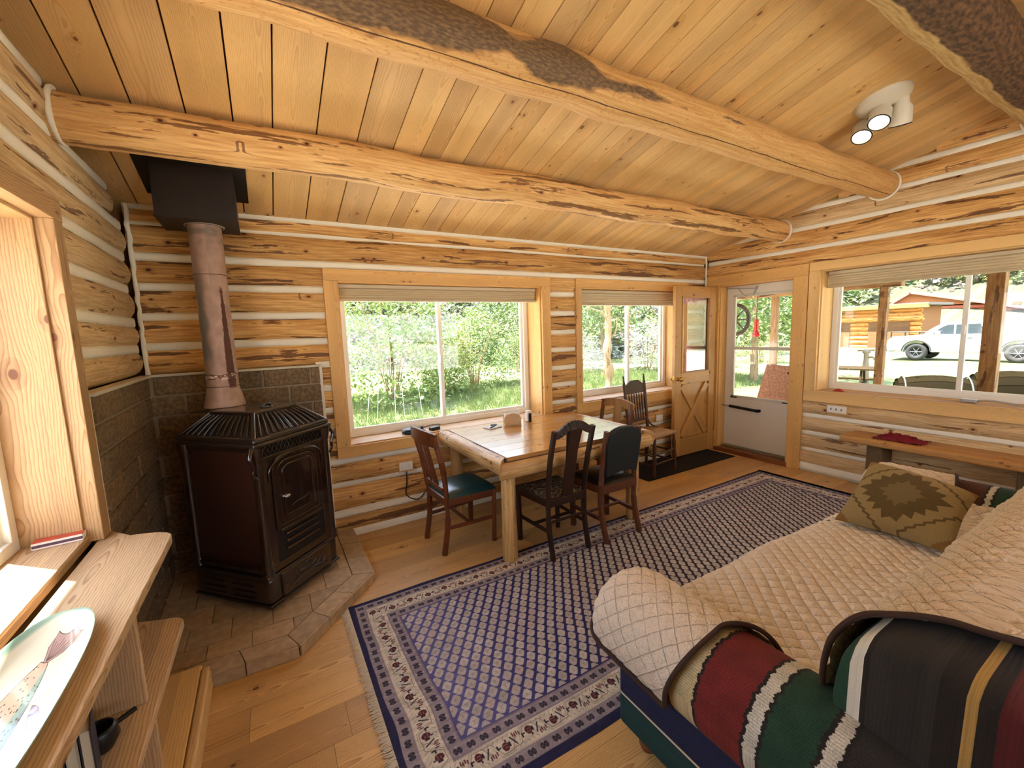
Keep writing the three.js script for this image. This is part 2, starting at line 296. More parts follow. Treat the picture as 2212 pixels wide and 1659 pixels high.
{ // right wall
  const w = struct('wall_right', 'log gable wall with white chinking around the porch door', 'wall');
  const ch = [.82, .626, .433, .25, .065];
  for (let i = 0; i < ch.length - 1; i++) course(w, 'right', ch[i + 1], ch[i], [[1.2, ZF]], logPale, .04, i > 0);
  M('chinking', chinkGeo([XR - .012, .05, 1.2], [XR - .012, .05, ZF], .05, .03, [-1, 0, 0]), chinkMat, w);
  course(w, 'right', 2.21, 2.415, [[.02, ZF]], logMats.concat(logPale), .042);
  course(w, 'right', 2.415, 2.63, [[.02, ZF]], [logMats[2], logPale[0]], .042);
  for (const [y0, y1, z] of [[2.63, 2.82, .72], [2.82, 3.005, 1.45], [3.005, 3.2, 2.15]]) course(w, 'right', y0, y1, [[z, 2 * ZR - z]], [logMats[2], logPale[0]], .042);
  for (let y = .82; y < 2.2; y += .2) course(w, 'right', y, y + .2, [[1.19, 1.28]], logMats, .036);
  for (let y = .82; y < 2.2; y += .2) course(w, 'right', y, y + .2, [[3.44, ZF]], logPale, .036);
  slab(w, 'right', [[-.34, DOOR.s0 - .02, -.1, 3.3], [DOOR.s1 + .02, W3.s0 - .02, -.1, 3.3], [W3.s1 + .02, ZF + .2, -.1, 3.3], [DOOR.s0 - .02, DOOR.s1 + .02, DOOR.y1 + .02, 3.3], [W3.s0 - .02, W3.s1 + .02, -.1, W3.y0 - .02], [W3.s0 - .02, W3.s1 + .02, W3.y1 + .02, 3.3], [DOOR.s0 - .02, DOOR.s1 + .02, -.1, -.005]], -.34, -.1, sheathMat);
}
{ // wall behind the camera; its wide window is added to brighten the room
  const w = struct('wall_front', 'plank wall behind the viewer with one wide window added for fill light', 'wall'), o = [[1.5, 4.9]];
  for (const [x0, x1, y0, y1] of [[-.34, 1.5, -.1, 2.6], [4.9, XR + .34, -.1, 2.6], [1.5, 4.9, -.1, .8], [1.5, 4.9, 2.1, 2.6]]) M('wall_panel', bx(x0, x1, y0, y1, ZF, ZF + .24), wood.pineA, w);
  for (const [x0, x1] of o) { M('pane', bx(x0, x1, .8, 2.1, ZF + .1, ZF + .104), glass, w); M('mullion', bx((x0 + x1) / 2 - .03, (x0 + x1) / 2 + .03, .8, 2.1, ZF + .07, ZF + .13), vinyl, w); }
}
{ // ceiling: every board from the eave to the ridge
  const c = struct('ceiling', 'sloping ceiling of knotty pine boards', 'ceiling'), ang = Math.atan(.257), len = (ZR + .12) / Math.cos(ang);
  const prng = mulberry(77); let x = -.1, i = 0;
  while (x < XR + .1) {
    const w = x < 1.6 ? .17 + prng() * .05 : .115 + prng() * .05, gp = x < 1.4 ? .0035 : .002, g = wb(2, x + gp, x + w - gp, 0, .02, -.12, len - .12 * 0, .002);
    g.rotateX(-ang); g.translate(0, 2.515, 0); M('board', g, i % 3 ? wood.pineA : wood.pineB, c); x += w; i++;
  }
  const back = bx(-.2, XR + .2, .019, .12, -.9, len, 0); back.rotateX(-ang); back.translate(0, 2.515, 0); M('roof_deck', back, flat('#4a3018', .9), c);
  const other = wb(2, -.2, XR + .2, 0, .12, -.9, len, .002); other.rotateX(-ang); other.translate(0, 2.515, 0); other.rotateY(Math.PI); other.translate(XR, 0, 2 * ZR); M('far_slope', other, wood.pineA, c);
}
{ // floor boards
  const f = struct('floor', 'honey coloured wood plank floor', 'floor'), prng = mulberry(5);
  M('subfloor', bx(-.3, XR + .3, -.14, -.02, -.3, ZF + .2), sheathMat, f);
  for (let z = -.05, k = 0; z < ZF; z += .193, k++) for (let x = -.4 - prng() * 1.1; x < XR; x += 1.28) {
    const x0 = Math.max(x, -.1), x1 = Math.min(x + 1.28, XR + .1); if (x1 - x0 < .05) continue;
    M('plank', wb(0, x0 + .0006, x1 - .0006, -.02, 0, z + .0006, z + .1924, 0), (k * 7 + Math.floor(prng() * 9)) % 3 ? wood.floor : wood.floor2, f);
  }
}
// roof beams: peeled logs with the chinking collars where they enter the gables
function beam(name, label, y, z, r, r0, r1, mat) {
  const g = struct(name, label, 'beam'), q = logGeo([-.05, y, z], [XR + .05, y, z], r, { r0, r1, seg: 28, step: .09, amp: .022, bend: .012 });
  if (mat !== beamMat) { const u = q.attributes.uv, p = q.attributes.position; for (let i = 0; i < u.count; i++) { const a = Math.atan2(p.getY(i) - y, -(p.getZ(i) - z)); u.setXY(i, (p.getX(i) + .05) / BX, i < u.count - 60 && i % 29 === 28 ? 1 : (a < -1e-4 ? a + 2 * Math.PI : Math.max(0, a)) / (2 * Math.PI)); } }
  M('log', q, mat, g);
  for (const x of [.012, XR - .014]) { const rr = r * (x < 1 ? r0 : r1) + .003; M('collar', tube(Array.from({ length: 25 }, (_, i) => { const a = Math.PI * (.08 + i / 24 * 1.9) + Math.PI / 2 - .06; return [x, y + rr * Math.sin(a), z + rr * Math.cos(a)]; }), .012, { seg: 6 }), chinkMat, g); }
  return g;
}
beam('roof_beam', 'slim peeled log beam nearest the garden windows', 2.638, .915, .107, .97, 1.03, beamMat);
beam('roof_beam_001', 'thick peeled log beam across mid ceiling with grey bark patches', 2.856, 1.81, .119, 1, .97, barkBeamMat);
beam('roof_beam_002', 'dark log ridge beam in the upper corner above the window', 3.08, 2.764, .14, 1, 1, ridgeMat);
// ------------------------------------------------------------------ windows and doors
// place() puts geometry built in wall coordinates (s along the wall, y up, d into the room) onto a wall
function place(g, side) {
  if (side === 'back') return g;
  const m = side === 'left' ? new THREE.Matrix4().set(0, 0, 1, 0, 0, 1, 0, 0, -1, 0, 0, 0, 0, 0, 0, 1) : new THREE.Matrix4().set(0, 0, -1, XR, 0, 1, 0, 0, 1, 0, 0, 0, 0, 0, 0, 1);
  return g.applyMatrix4(m);
}
// side walls: s is z; on the left wall the picture of s runs the other way, so s is negated there
function windowUnit(name, label, side, o, opt = {}) {
  const w = struct(name, label, 'window'), S = side === 'left' ? -1 : 1, a = Math.min(S * o.s0, S * o.s1), b = Math.max(S * o.s0, S * o.s1), { y0, y1 } = o, dp = opt.depth ?? .26, cw = opt.casing ?? .1, th = opt.thick ?? .02;
  const P = (n, g, m, par = w) => M(n, place(g, side), m, par), t = opt.trim ?? wood.trim;
  P('casing_board', wb(0, a - cw, b + cw, y1, y1 + (opt.head ?? .09), -.012, th + .002), t);
  P('casing_board', wb(0, a - cw, b + cw, y0 - (opt.foot ?? .09), y0, -.012, opt.thick ? .0 : .022), t);
  P('casing_board', wb(1, a - cw, a, y0 - (opt.thick ? .02 : 0), y1, -.012, th), t); P('casing_board', wb(1, b, b + cw, y0 - (opt.thick ? .02 : 0), y1, -.012, th), t);
  P('jamb_board', wb(0, a, b, y1 - .012, y1 + .02, -dp - .06, -.01), t); P('sill_board', wb(0, a, b, y0 - .02, y0 + .012, -dp - .06, .0), wood.light);
  P('jamb_board', wb(1, a - .02, a + .012, y0, y1, -dp - .06, -.01), t); P('jamb_board', wb(1, b - .012, b + .02, y0, y1, -dp - .06, -.01), t);
  const A = a + .012, B = b - .012, Y0 = y0 + .012, Y1 = y1 - .012, mid = opt.mid ?? (A + B) / 2, f = opt.frame ?? .05;
  const ring = (x0, x1, yy0, yy1, wd, d0, d1) => merge([bx(x0, x1, yy0, yy0 + wd, d0, d1, .004), bx(x0, x1, yy1 - wd, yy1, d0, d1, .004), bx(x0, x0 + wd, yy0 + wd * .8, yy1 - wd * .8, d0, d1, .004), bx(x1 - wd, x1, yy0 + wd * .8, yy1 - wd * .8, d0, d1, .004)]);
  P('frame', ring(A, B, Y0, Y1, f, -dp - .05, -dp + .01), vinyl);
  const s1 = P('sash', ring(A + f * .8, mid + .02, Y0 + f * .8, Y1 - f * .8, .035, -dp - .03, -dp), vinyl), s2 = P('sash', ring(mid - .02, B - f * .8, Y0 + f * .8, Y1 - f * .8, .035, -dp - .045, -dp - .012), vinyl);
  P('pane', bx(A + f, mid, Y0 + f, Y1 - f, -dp - .017, -dp - .013), glass, s1); P('pane', bx(mid, B - f, Y0 + f, Y1 - f, -dp - .032, -dp - .028), glass, s2);
  P('latch', bx(mid - .012, mid + .012, (Y0 + Y1) / 2 - .05, (Y0 + Y1) / 2 + .03, -dp - .002, -dp + .012, .004), white, s1);
  return w;
}
windowUnit('window_1', 'wide slider window with pine casing behind the dining table', 'back', W1, { mid: 2.155, casing: .1 });
windowUnit('window_2', 'slider window with pine casing partly hidden by the open door', 'back', W2, { casing: .082, foot: .11, mid: 4.62 });
windowUnit('window_3', 'wide slider window above the log bench looking at the yard', 'right', W3, { casing: .105, foot: .11, mid: 2.355, trim: wood.pineA });
windowUnit('window_4', 'deep pine framed window above the shelf by the stove', 'left', W4, { casing: .085, depth: .2, trim: wood.jamb, mid: -2.2, foot: .03, thick: .045 });
// cellular shades pulled up under the window heads
function shade(label, side, s0, s1, y0, y1, d, group) {
  const t = thing('pleated_blind', label, 'blind', [0, 0, 0], 0, group), P = (n, g, m) => M(n, place(g, side), m, t), m = flat('#d2c19f', .9), n = 5;
  P('head_rail', bx(s0, s1, y1 - .03, y1, d - .03, d + .03, .005), flat('#c9b795', .6));
  const pr = [[0, 0]]; const H = y1 - .03 - y0 - .018; const sh = new THREE.Shape(); sh.moveTo(-.006, 0); for (let i = 0; i <= n * 2; i++) sh.lineTo(i % 2 ? .026 : .012, i / (n * 2) * H); for (let i = n * 2; i >= 0; i--) sh.lineTo(i % 2 ? -.026 : -.012, i / (n * 2) * H);
  const g = new THREE.ExtrudeGeometry(sh, { depth: s1 - s0 - .01, bevelEnabled: false }); g.rotateY(-Math.PI / 2); g.scale(1, 1, 1); g.translate(s1 - .005, y0 + .018, d); P('pleats', g, m);
  P('bottom_rail', bx(s0, s1, y0, y0 + .02, d - .028, d + .028, .005), flat('#c4b391', .6));
  for (const k of [.32, .68]) P('pull_tab', bx(mix(s0, s1, k) - .02, mix(s0, s1, k) + .02, y0 - .006, y0 + .006, d + .026, d + .036, .003), white);
}
shade('tan pleated shade raised above the dining table window', 'back', 1.25, 3.13, 1.93, 2.066, -.1);
shade('tan pleated shade raised at the window behind the open door', 'back', 3.68, 5.28, 1.9, 2.066, -.1);
shade('wide tan pleated shade raised at the window above the bench', 'right', 1.36, 3.35, 1.985, 2.148, -.12);
{ // casing of the porch door and the storm door in it
  const t = struct('trim_1', 'pine casing around the porch door', 'door casing'), P = (n, g, m = wood.trim) => M(n, place(g, 'right'), m, t);
  P('casing_board', wb(0, .03, 1.225, 2.13, 2.25, -.01, .024)); P('casing_board', wb(1, 1.08, 1.222, 0, 2.13, -.01, .022)); P('casing_board', wb(1, .08, .2, 0, 2.13, -.01, .022));
  P('jamb_board', wb(1, .18, .215, 0, 2.13, -.2, 0)); P('jamb_board', wb(1, 1.062, 1.09, 0, 2.13, -.2, 0)); P('jamb_board', wb(0, .18, 1.09, 2.11, 2.14, -.2, 0));
  P('threshold', wb(0, .18, 1.09, 0, .05, -.2, .03), wood.oak); P('threshold', bx(.2, 1.07, .05, .07, -.2, -.08, .004), flat('#8d8468', .5, { metalness: .4 }));
  const d = struct('door_1', 'white storm door with two glass panes leading to the porch', 'door'), Q = (n, g, m, p = d) => M(n, place(g, 'right'), m, p), w = flat('#ded6c4', .55), dd = -.13;
  const z0 = .225, z1 = 1.058, y0 = .075, y1 = 2.11, g0 = .345, g1 = 1.01, gy0 = .735, gy1 = 1.975, gm = 1.345;
  Q('panel', bx(z0, z1, y0, gy0 - .02, dd - .03, dd + .01, .004), w); Q('stile', bx(z0, g0 - .02, gy0 - .03, y1, dd - .03, dd + .01, .004), w); Q('stile', bx(g1 + .02, z1, gy0 - .03, y1, dd - .03, dd + .01, .004), w); Q('top_rail', bx(g0 - .03, g1 + .03, gy1 + .02, y1, dd - .03, dd + .01, .004), w);
  const fm = flat('#cfcabb', .4);
  Q('glass_frame', merge([bx(g0 - .03, g0, gy0 - .02, gy1 + .02, dd - .01, dd + .02, .003), bx(g1, g1 + .03, gy0 - .02, gy1 + .02, dd - .01, dd + .02, .003), bx(g0 - .03, g1 + .03, gy1, gy1 + .03, dd - .01, dd + .02, .003), bx(g0 - .03, g1 + .03, gy0 - .03, gy0, dd - .01, dd + .02, .003), bx(g0, g1, gm - .025, gm + .012, dd - .01, dd + .022, .003)]), fm);
  Q('pane', bx(g0, g1, gm, gy1, dd - .014, dd - .01), glass); Q('pane', bx(g0, g1, gy0, gm, dd - .008, dd - .004), glass);
  for (const [a, b] of [[g0 - .03, g0 + .05], [g1 - .06, g1 + .02]]) Q('latch', bx(a, b, gy0 - .03, gy0 - .018, dd + .018, dd + .028), blackMetal);
  const cl = Q('closer', tube(line([.32, .595, dd + .05], [.66, .577, dd + .05], 4), .017, { seg: 10 }), blackMetal); M('rod', place(tube(line([.2, .6, dd + .05], [.33, .594, dd + .05], 1), .007, { seg: 8 }), 'right'), steel, cl); M('bracket', place(bx(.655, .7, .56, .592, dd, dd + .06, .003), 'right'), blackMetal, cl);
  Q('closer_rod', tube(line([.25, 2.09, dd + .05], [.63, 2.055, dd + .05], 1), .006, { seg: 8 }), steel); Q('chain', tube(curve([[.38, 2.08, dd + .04], [.46, 1.99, dd + .03], [.57, 1.955, dd + .03]], 12), .004, { seg: 6 }), steel); Q('chain_bracket', bar([.56, 1.965, dd + .02], [.61, 2.09, dd + .02], .03, .004, { nouv: 1 }), steel);
  Q('handle', bx(1.0, 1.035, 1.05, 1.075, dd + .01, dd + .04, .004), blackMetal);
  Q('sweep_line', bx(z0, z1, .155, .16, dd + .008, dd + .013), fm);
}
{ // pine door standing open against the back wall
  const d = struct('door_2', 'open pine door with crossbuck panel and glass upper half', 'door'), x0 = 4.955, x1 = 5.722, z = .13, zz = .174, y0 = .025, y1 = 2.115, t = wood.door, st = .115;
  const P = (n, g, m = t, p = d) => M(n, g, m, p);
  P('stile', wb(1, x0, x0 + st, y0, y1, z, zz)); P('stile', wb(1, x1 - st, x1, y0, y1, z, zz)); P('rail', wb(0, x0 + st, x1 - st, y1 - .12, y1, z, zz)); P('rail', wb(0, x0 + st, x1 - st, y0, y0 + .22, z, zz)); P('rail', wb(0, x0 + st, x1 - st, .93, 1.06, z, zz));
  const a = x0 + st, b = x1 - st, c0 = y0 + .22, c1 = .93; P('panel', wb(1, a, b, c0, c1, z + .01, zz - .026));
  P('cross_brace', bar([a + .03, c0 + .02, zz - .013], [b - .03, c1 - .02, zz - .013], .085, .024, { up: [0, 0, 1] }));
  P('cross_brace', bar([a + .03, c1 - .02, zz - .017], [b - .03, c0 + .02, zz - .017], .085, .022, { up: [0, 0, 1] }));
  P('bead', merge([bx(a, b, 1.06, 1.078, zz - .008, zz + .006, .003), bx(a, b, y1 - .138, y1 - .12, zz - .008, zz + .006, .003), bx(a, a + .018, 1.06, y1 - .12, zz - .008, zz + .006, .003), bx(b - .018, b, 1.06, y1 - .12, zz - .008, zz + .006, .003)]));
  P('pane', bx(a, b, 1.06, y1 - .12, z + .02, z + .024), phys({ color: 0xffffff, transmission: 1, roughness: 0, thickness: 0, ior: 1.7 }));
  const kn = P('knob', new THREE.LatheGeometry([[.0, .062], [.022, .06], [.028, .045], [.022, .03], [.01, .022], [.01, .008], [.026, .006], [.026, 0]].map((q) => new THREE.Vector2(...q)), 20).rotateX(Math.PI / 2).translate(x0 + .06, 1.0, zz), brass); P('latch_plate', bx(x0 - .001, x0 + .002, .96, 1.04, z + .01, zz - .01), brass); 
  const kb = new THREE.LatheGeometry([[.0, .055], [.022, .053], [.028, .04], [.022, .028], [.01, .02], [.01, 0]].map((q) => new THREE.Vector2(...q)), 20).rotateX(-Math.PI / 2).translate(x0 + .06, 1.0, z); P('knob', kb, brass);
  for (const y of [.3, 1.07, 1.85]) P('hinge', new THREE.CylinderGeometry(.007, .007, .09, 8).translate(x1 + .004, y, zz), brass);
}
{ // red gingham half curtain on the window side of the open door: valance and side panel
  const ging = canvasTex(256, 256, (c, w, h) => { c.fillStyle = '#efe6dd'; c.fillRect(0, 0, w, h); c.fillStyle = 'rgba(176,48,52,.5)'; for (let i = 0; i < 8; i++) { c.fillRect(i * 32, 0, 16, h); c.fillRect(0, i * 32, w, 16); } }, { repeat: true });
  const gm = phys({ map: ging, roughness: .9, transmission: .35, thickness: 0, side: THREE.DoubleSide });
  const t = thing('door_curtain', 'red and white gingham curtain on the open pine door', 'curtain');
  M('rod', tube(line([5.0, 2.0, .105], [5.68, 2.0, .105], 1), .006, { seg: 8 }), brass, t);
  const fold = (x, y, s) => .006 * Math.sin(x * 95 + s) + .004 * Math.sin(x * 41 + y * 3);
  M('valance', grid(120, 10, (s, u) => [5.04 + s * .6, 2.01 - u * (.11 + .012 * Math.sin(s * 40)), .112 + fold(5 + s * .6, u, 0)], (s, u, p) => [s * 10, u * 1.2]), gm, t);
  M('side_panel', grid(60, 60, (s, u) => [5.05 + s * (.09 - .04 * Math.exp(-((u - .62) ** 2) / .02)) + .02 * u, 2.0 - u * .9, .11 + fold(s * .4, u, 2)], (s, u) => [s * 4, u * 10]), gm, t);
  M('tied_panel', grid(40, 40, (s, u) => [5.27 + (s - .5) * (.04 + .13 * u) + .03 * u, 1.42 - u * .36, .112 + fold(s * .5 + 1, u, 3)], (s, u) => [s * 2, u * 4]), gm, t);
}
// ------------------------------------------------------------------ brick surround, hearth, stove
const brickBump = tex(512, 512, (u, v) => .5 + .35 * fbm(u * 22, v * 22, 4) + .15 * n2(u * 120, v * 120), { data: true });
const brickTex = tex(512, 512, (u, v) => { const g = fbm(u * 16, v * 16, 4), s = n2(u * 90, v * 90); return mix3([142, 120, 90], [98, 80, 58], clamp(.5 + g * .8 + s * .15)); });
const brickMats = [[1, 1, 1], [.86, .84, .82], [1.12, 1.06, 1.0], [.95, .9, .84]].map((c) => std({ map: brickTex, roughness: .95, bumpMap: brickBump, bumpScale: .006, color: new THREE.Color(...c) })), mortar = flat('#94826a', .95);
{
  const bw = .3, bh = .123, j = .013, prng = mulberry(31);
  const geo = (w) => { const g = new RoundedBoxGeometry(w, bh, .06, 2, .008), p = g.attributes.position, n = g.attributes.normal, uv = g.attributes.uv, o = prng() * 5; for (let i = 0; i < p.count; i++) uv.setXY(i, (p.getX(i) + p.getZ(i) + o) * 1.6, (p.getY(i) + o) * 1.6); return g; };
  for (const [name, label, len, side] of [['brick_surround', 'tan brick heat shield on the wall behind the stove', 1.05, 'back'], ['brick_surround_001', 'tan brick heat shield on the wall under the log gable', 1.12, 'left']]) {
    const t = struct(name, label, 'brickwork'), P = (n, g, m) => M(n, side === 'back' ? g : g.rotateY(-Math.PI / 2).scale(1, 1, 1), m, t);
    const put = (g, m, n) => { if (side === 'left') { g.rotateY(Math.PI / 2); const p = g.attributes.position; for (let i = 0; i < p.count; i++) p.setZ(i, -p.getZ(i)); const ix = g.index; if (ix) for (let i = 0; i < ix.count; i += 3) { const a = ix.getX(i); ix.setX(i, ix.getX(i + 1)); ix.setX(i + 1, a); } else { for (const k of ['position', 'normal', 'uv']) { const at = g.attributes[k]; for (let i = 0; i < at.count; i += 3) for (let c = 0; c < at.itemSize; c++) { const a = at.getComponent(i, c); at.setComponent(i, c, at.getComponent(i + 1, c)); at.setComponent(i + 1, c, a); } } } g.deleteAttribute('normal'); g.computeVertexNormals(); } M(n, g, m, t); };
    put(bx(-.01, len, 0, 1.425, -.03, .022), mortar, 'mortar'); put(bx(-.01, len + .012, 1.425, 1.44, -.02, .05, .004), chinkMat, 'mortar_cap');
    put(bx(len - .004, len + .02, .05, 1.432, -.02, .03, .006), chinkMat, 'mortar_edge');
    let row = 0; for (let y = 1.425 - bh; y > -.1; y -= bh + j, row++) for (let x = (row % 2 ? -bw / 2 : 0) + (side === 'left' ? .06 : .05); x < len; x += bw + j) {
      const x0 = Math.max(x, side === 'left' ? .055 : .0), x1 = Math.min(x + bw, len); if (x1 - x0 < .03) continue;
      put(geo(x1 - x0).translate((x0 + x1) / 2, y + bh / 2, .003 + prng() * .003), brickMats[Math.floor(prng() * 4)], 'brick');
    }
  }
}
const tileTex = tex(512, 512, (u, v) => { const g = fbm(u * 9, v * 9, 4), s = n2(u * 130, v * 130); return mix3([190, 164, 130], [158, 132, 100], clamp(.45 + g * .6 + s * .1)); });
const tileMats = [[1, 1, 1], [.9, .89, .87], [1.08, 1.05, 1.0]].map((c) => std({ map: tileTex, roughness: .75, color: new THREE.Color(...c), bumpMap: brickBump, bumpScale: .0008 }));
const HY = .062;
{
  const t = struct('hearth', 'raised stone tile hearth under the stove', 'hearth'), P = [[0, 0], [1.19, 0], [1.19, .775], [.712, 1.262], [0, 1.24]];
  M('core', poly(P.map(([x, z]) => [x * .992, z * .992]), 0, HY - .012), flat('#8f7a5c', .95), t);
  const uvp = (g) => { const p = g.attributes.position, uv = g.attributes.uv, o = rnd() * 4; for (let i = 0; i < p.count; i++) uv.setXY(i, (p.getX(i) + o) * 1.5, (p.getZ(i) + p.getY(i) + o) * 1.5); return g; };
  const clip = (poly_, a, b) => { const out = [], f = ([x, z]) => (b[0] - a[0]) * (z - a[1]) - (b[1] - a[1]) * (x - a[0]); for (let i = 0; i < poly_.length; i++) { const p = poly_[i], q = poly_[(i + 1) % poly_.length], fp = f(p), fq = f(q); if (fp >= 0) out.push(p); if (fp * fq < 0) { const s = fp / (fp - fq); out.push([mix(p[0], q[0], s), mix(p[1], q[1], s)]); } } return out; };
  const inset = (d) => [[0, 0], [1.19 - d, 0], [1.19 - d, .775 - d * .41], [.712 - d * .4, 1.262 - d * .98], [0, 1.24 - d]], I = inset(.118);
  const tile = (pts, y0 = HY - .018, y1 = HY) => { if (pts.length > 2) M('tile', uvp(poly(pts, y0, y1)), tileMats[Math.floor(rnd() * 3)], t); };
  const band = (A, B, a, b, n) => { for (let i = 0; i < n; i++) { const e = .004, s0 = i / n + e, s1 = (i + 1) / n - e, L = (p, q, s) => [mix(p[0], q[0], s), mix(p[1], q[1], s)]; tile([L(A, B, s0), L(A, B, s1), L(a, b, s1), L(a, b, s0)]);
    const f0 = L(A, B, s0), f1 = L(A, B, s1), nx = (B[1] - A[1]), nz = -(B[0] - A[0]), l = Math.hypot(nx, nz), k = .012; tile([f0, f1, [f1[0] + nx / l * k, f1[1] + nz / l * k], [f0[0] + nx / l * k, f0[1] + nz / l * k]], .002, HY - .004); } };
  band(P[1], P[2], I[1], I[2], 3); band(P[2], P[3], I[2], I[3], 3); band(P[3], P[4], I[3], I[4], 3);
  const J = inset(.124);
  for (let i = -1; i < 7; i++) for (let k = 0; k < 7; k++) { const s = .2, x0 = i * s + (k % 2) * .1 + .002, z0 = k * s + .002; let q = [[x0, z0], [x0 + s - .004, z0], [x0 + s - .004, z0 + s - .004], [x0, z0 + s - .004]]; for (let e = 0; e < 5; e++) q = clip(q, J[e], J[(e + 1) % 5]); tile(q, HY - .018, HY - .001); }
}
const enamel = phys({ color: '#1d0e09', roughness: .22, clearcoat: 1, clearcoatRoughness: .08 }), enamelDark = flat('#0d0706', .5), castIron = phys({ color: '#1c120d', roughness: .3, clearcoat: .9, clearcoatRoughness: .14 });
const sidePanel = phys({ color: '#32170d', roughness: .38, clearcoat: .6, clearcoatRoughness: .2 });
{
  const t = thing('wood_stove', 'brown enamel cast iron stove standing on the tile hearth', 'stove', [.609, 0, .504], 42.2 * D2R), hw = .272, hd = .286, P = (n, g, m = enamel, p = t) => M(n, g, m, p);
  for (const sx of [-1, 1]) for (const sz of [-1, 1]) P('foot', bx(sx * .2 - .05, sx * .2 + .05, HY, .125, sz * .22 - .04, sz * .22 + .04, .012), castIron);
  P('body', bx(-hw + .02, hw - .02, .2, 1.05, -hd + .02, hd - .02, .01), sidePanel);
  const sk = P('base_skirt', merge([bx(-hw - .012, hw + .012, .105, .275, -hd - .012, hd + .008, .03), bx(-hw - .02, hw + .02, .268, .288, -hd - .018, hd + .016, .008), bx(-hw - .018, hw + .018, .102, .118, -hd - .016, hd + .014, .006)]), castIron);
  for (const sx of [-1, 1]) for (const zz of [-.13, .1]) for (let i = 0; i < 3; i++) P('louver', bx(sx * (hw + .016) - .006, sx * (hw + .016) + .006, .142 + i * .036, .152 + i * .036, zz - .08, zz + .09, .005), castIron, sk);
  const dr = P('ash_drawer', bx(-.2, .2, .125, .272, hd + .0, hd + .022, .012)); // embossed spray of leaves
  for (let i = -3; i <= 3; i++) { const l = new THREE.SphereGeometry(1, 12, 8).scale(.026, .01, .005).rotateZ(i * .35).translate(i * .045, .215 - .004 * i * i, hd + .022); P('leaf_ornament', l, enamel, dr); }
  P('drawer_scroll', merge([tube(curve([[-.17, .15, hd + .022], [-.06, .185, hd + .024], [.06, .185, hd + .024], [.17, .15, hd + .022]], 20), .004, { seg: 6 }), new THREE.TorusGeometry(.018, .005, 6, 16).translate(0, .235, hd + .022)]), enamel, dr);
  // corner columns with brackets
  for (const sx of [-1, 1]) for (const sz of [-1, 1]) { const c = P('corner_column', new THREE.LatheGeometry([[.034, .285], [.034, .32], [.026, .335], [.026, .96], [.03, .975], [.036, 1.0], [.042, 1.05]].map((q) => new THREE.Vector2(...q)), 16).translate(sx * (hw - .012), 0, sz * (hd - .012)));
    if (sz > 0) P('bracket', tube(curve([[sx * (hw + .022), 1.05, hd - .0], [sx * (hw + .05), 1.0, hd + .012], [sx * (hw + .03), .94, hd + .012], [sx * (hw + .034), .9, hd + .01], [sx * (hw + .006), .875, hd + .016]], 20), (s) => .013 - .006 * s, { seg: 8 }), enamel, c); }
  for (const sx of [-1, 1]) for (const yy of [.3, 1.02]) P('side_bead', bx(sx * hw - .004, sx * hw + .004, yy, yy + .025, -hd + .04, hd - .04));
  // front
  P('front_frame', merge([bx(-hw + .02, hw - .02, .29, .335, hd - .02, hd + .004, .005), bx(-hw + .02, -.19, .33, .98, hd - .02, hd + .002, .005), bx(.19, hw - .02, .33, .98, hd - .02, hd + .002, .005), bx(-hw + .02, hw - .02, .955, .985, hd - .02, hd + .003, .005)]));
  const rr = (w, h, r, x, y, rt = r) => { const s = new THREE.Shape(), a = w / 2, b = h / 2; s.moveTo(-a + r, -b); s.lineTo(a - r, -b); s.quadraticCurveTo(a, -b, a, -b + r); s.lineTo(a, b - rt); s.quadraticCurveTo(a, b, a - rt, b); s.lineTo(-a + rt, b); s.quadraticCurveTo(-a, b, -a, b - rt); s.lineTo(-a, -b + r); s.quadraticCurveTo(-a, -b, -a + r, -b); return s; };
  const ex = (s, d, bev, x, y, z) => new THREE.ExtrudeGeometry(s, { depth: d, bevelEnabled: true, bevelSize: bev, bevelThickness: bev, bevelSegments: 3, curveSegments: 10 }).translate(x, y, z);
  P('front_plate', bx(-.2, .2, .33, .965, hd - .02, hd - .004), enamelDark);
  const sur = rr(.36, .44, .02, 0, 0, .09); sur.holes.push(rr(.315, .395, .015, 0, 0, .075)); P('door_surround', ex(sur, .01, .006, 0, .745, hd - .006));
  const dg = P('door', ex(rr(.29, .37, .012, 0, 0, .07), .012, .006, 0, .745, hd - .008)); const bd = rr(.235, .315, .01, 0, 0, .05); bd.holes.push(rr(.215, .295, .008, 0, 0, .042)); P('door_bead', ex(bd, .004, .005, 0, .745, hd + .008), enamel, dg);
  P('door_handle', merge([new THREE.SphereGeometry(.013, 12, 10).scale(1.5, .8, 1).translate(-.115, .72, hd + .03), tube(line([-.128, .72, hd + .01], [-.118, .72, hd + .03], 1), .006, { seg: 8 })]), steel, dg);
  P('door_emblem', merge([tube(curve([[-.07, .64, hd + .012], [-.02, .655, hd + .014], [.03, .655, hd + .014], [.075, .672, hd + .012]], 16), .004, { seg: 6 }), ...Array.from({ length: 7 }, (_, i) => bx(-.06 + i * .019, -.048 + i * .019, .615 + (i % 3) * .003, .634 + (i % 2) * .004, hd + .008, hd + .014, .002)), tube(curve([[-.05, .6, hd + .012], [0, .588, hd + .013], [.05, .6, hd + .012]], 10), .003, { seg: 6 })]), enamel, dg);
  P('door_ledge', bx(-.17, .17, .515, .532, hd - .006, hd + .02, .006));
  for (let i = 0; i < 3; i++) P('louver', bx(-.13, .13, .385 + i * .045, .402 + i * .045, hd - .006, hd + .014, .008));
  for (const sx of [-1, 1]) P('arch_scroll', tube(curve([[sx * .205, .83, hd + .004], [sx * .2, .9, hd + .008], [sx * .15, .945, hd + .01], [sx * .06, .96, hd + .008]], 16), .006, { seg: 8 }));
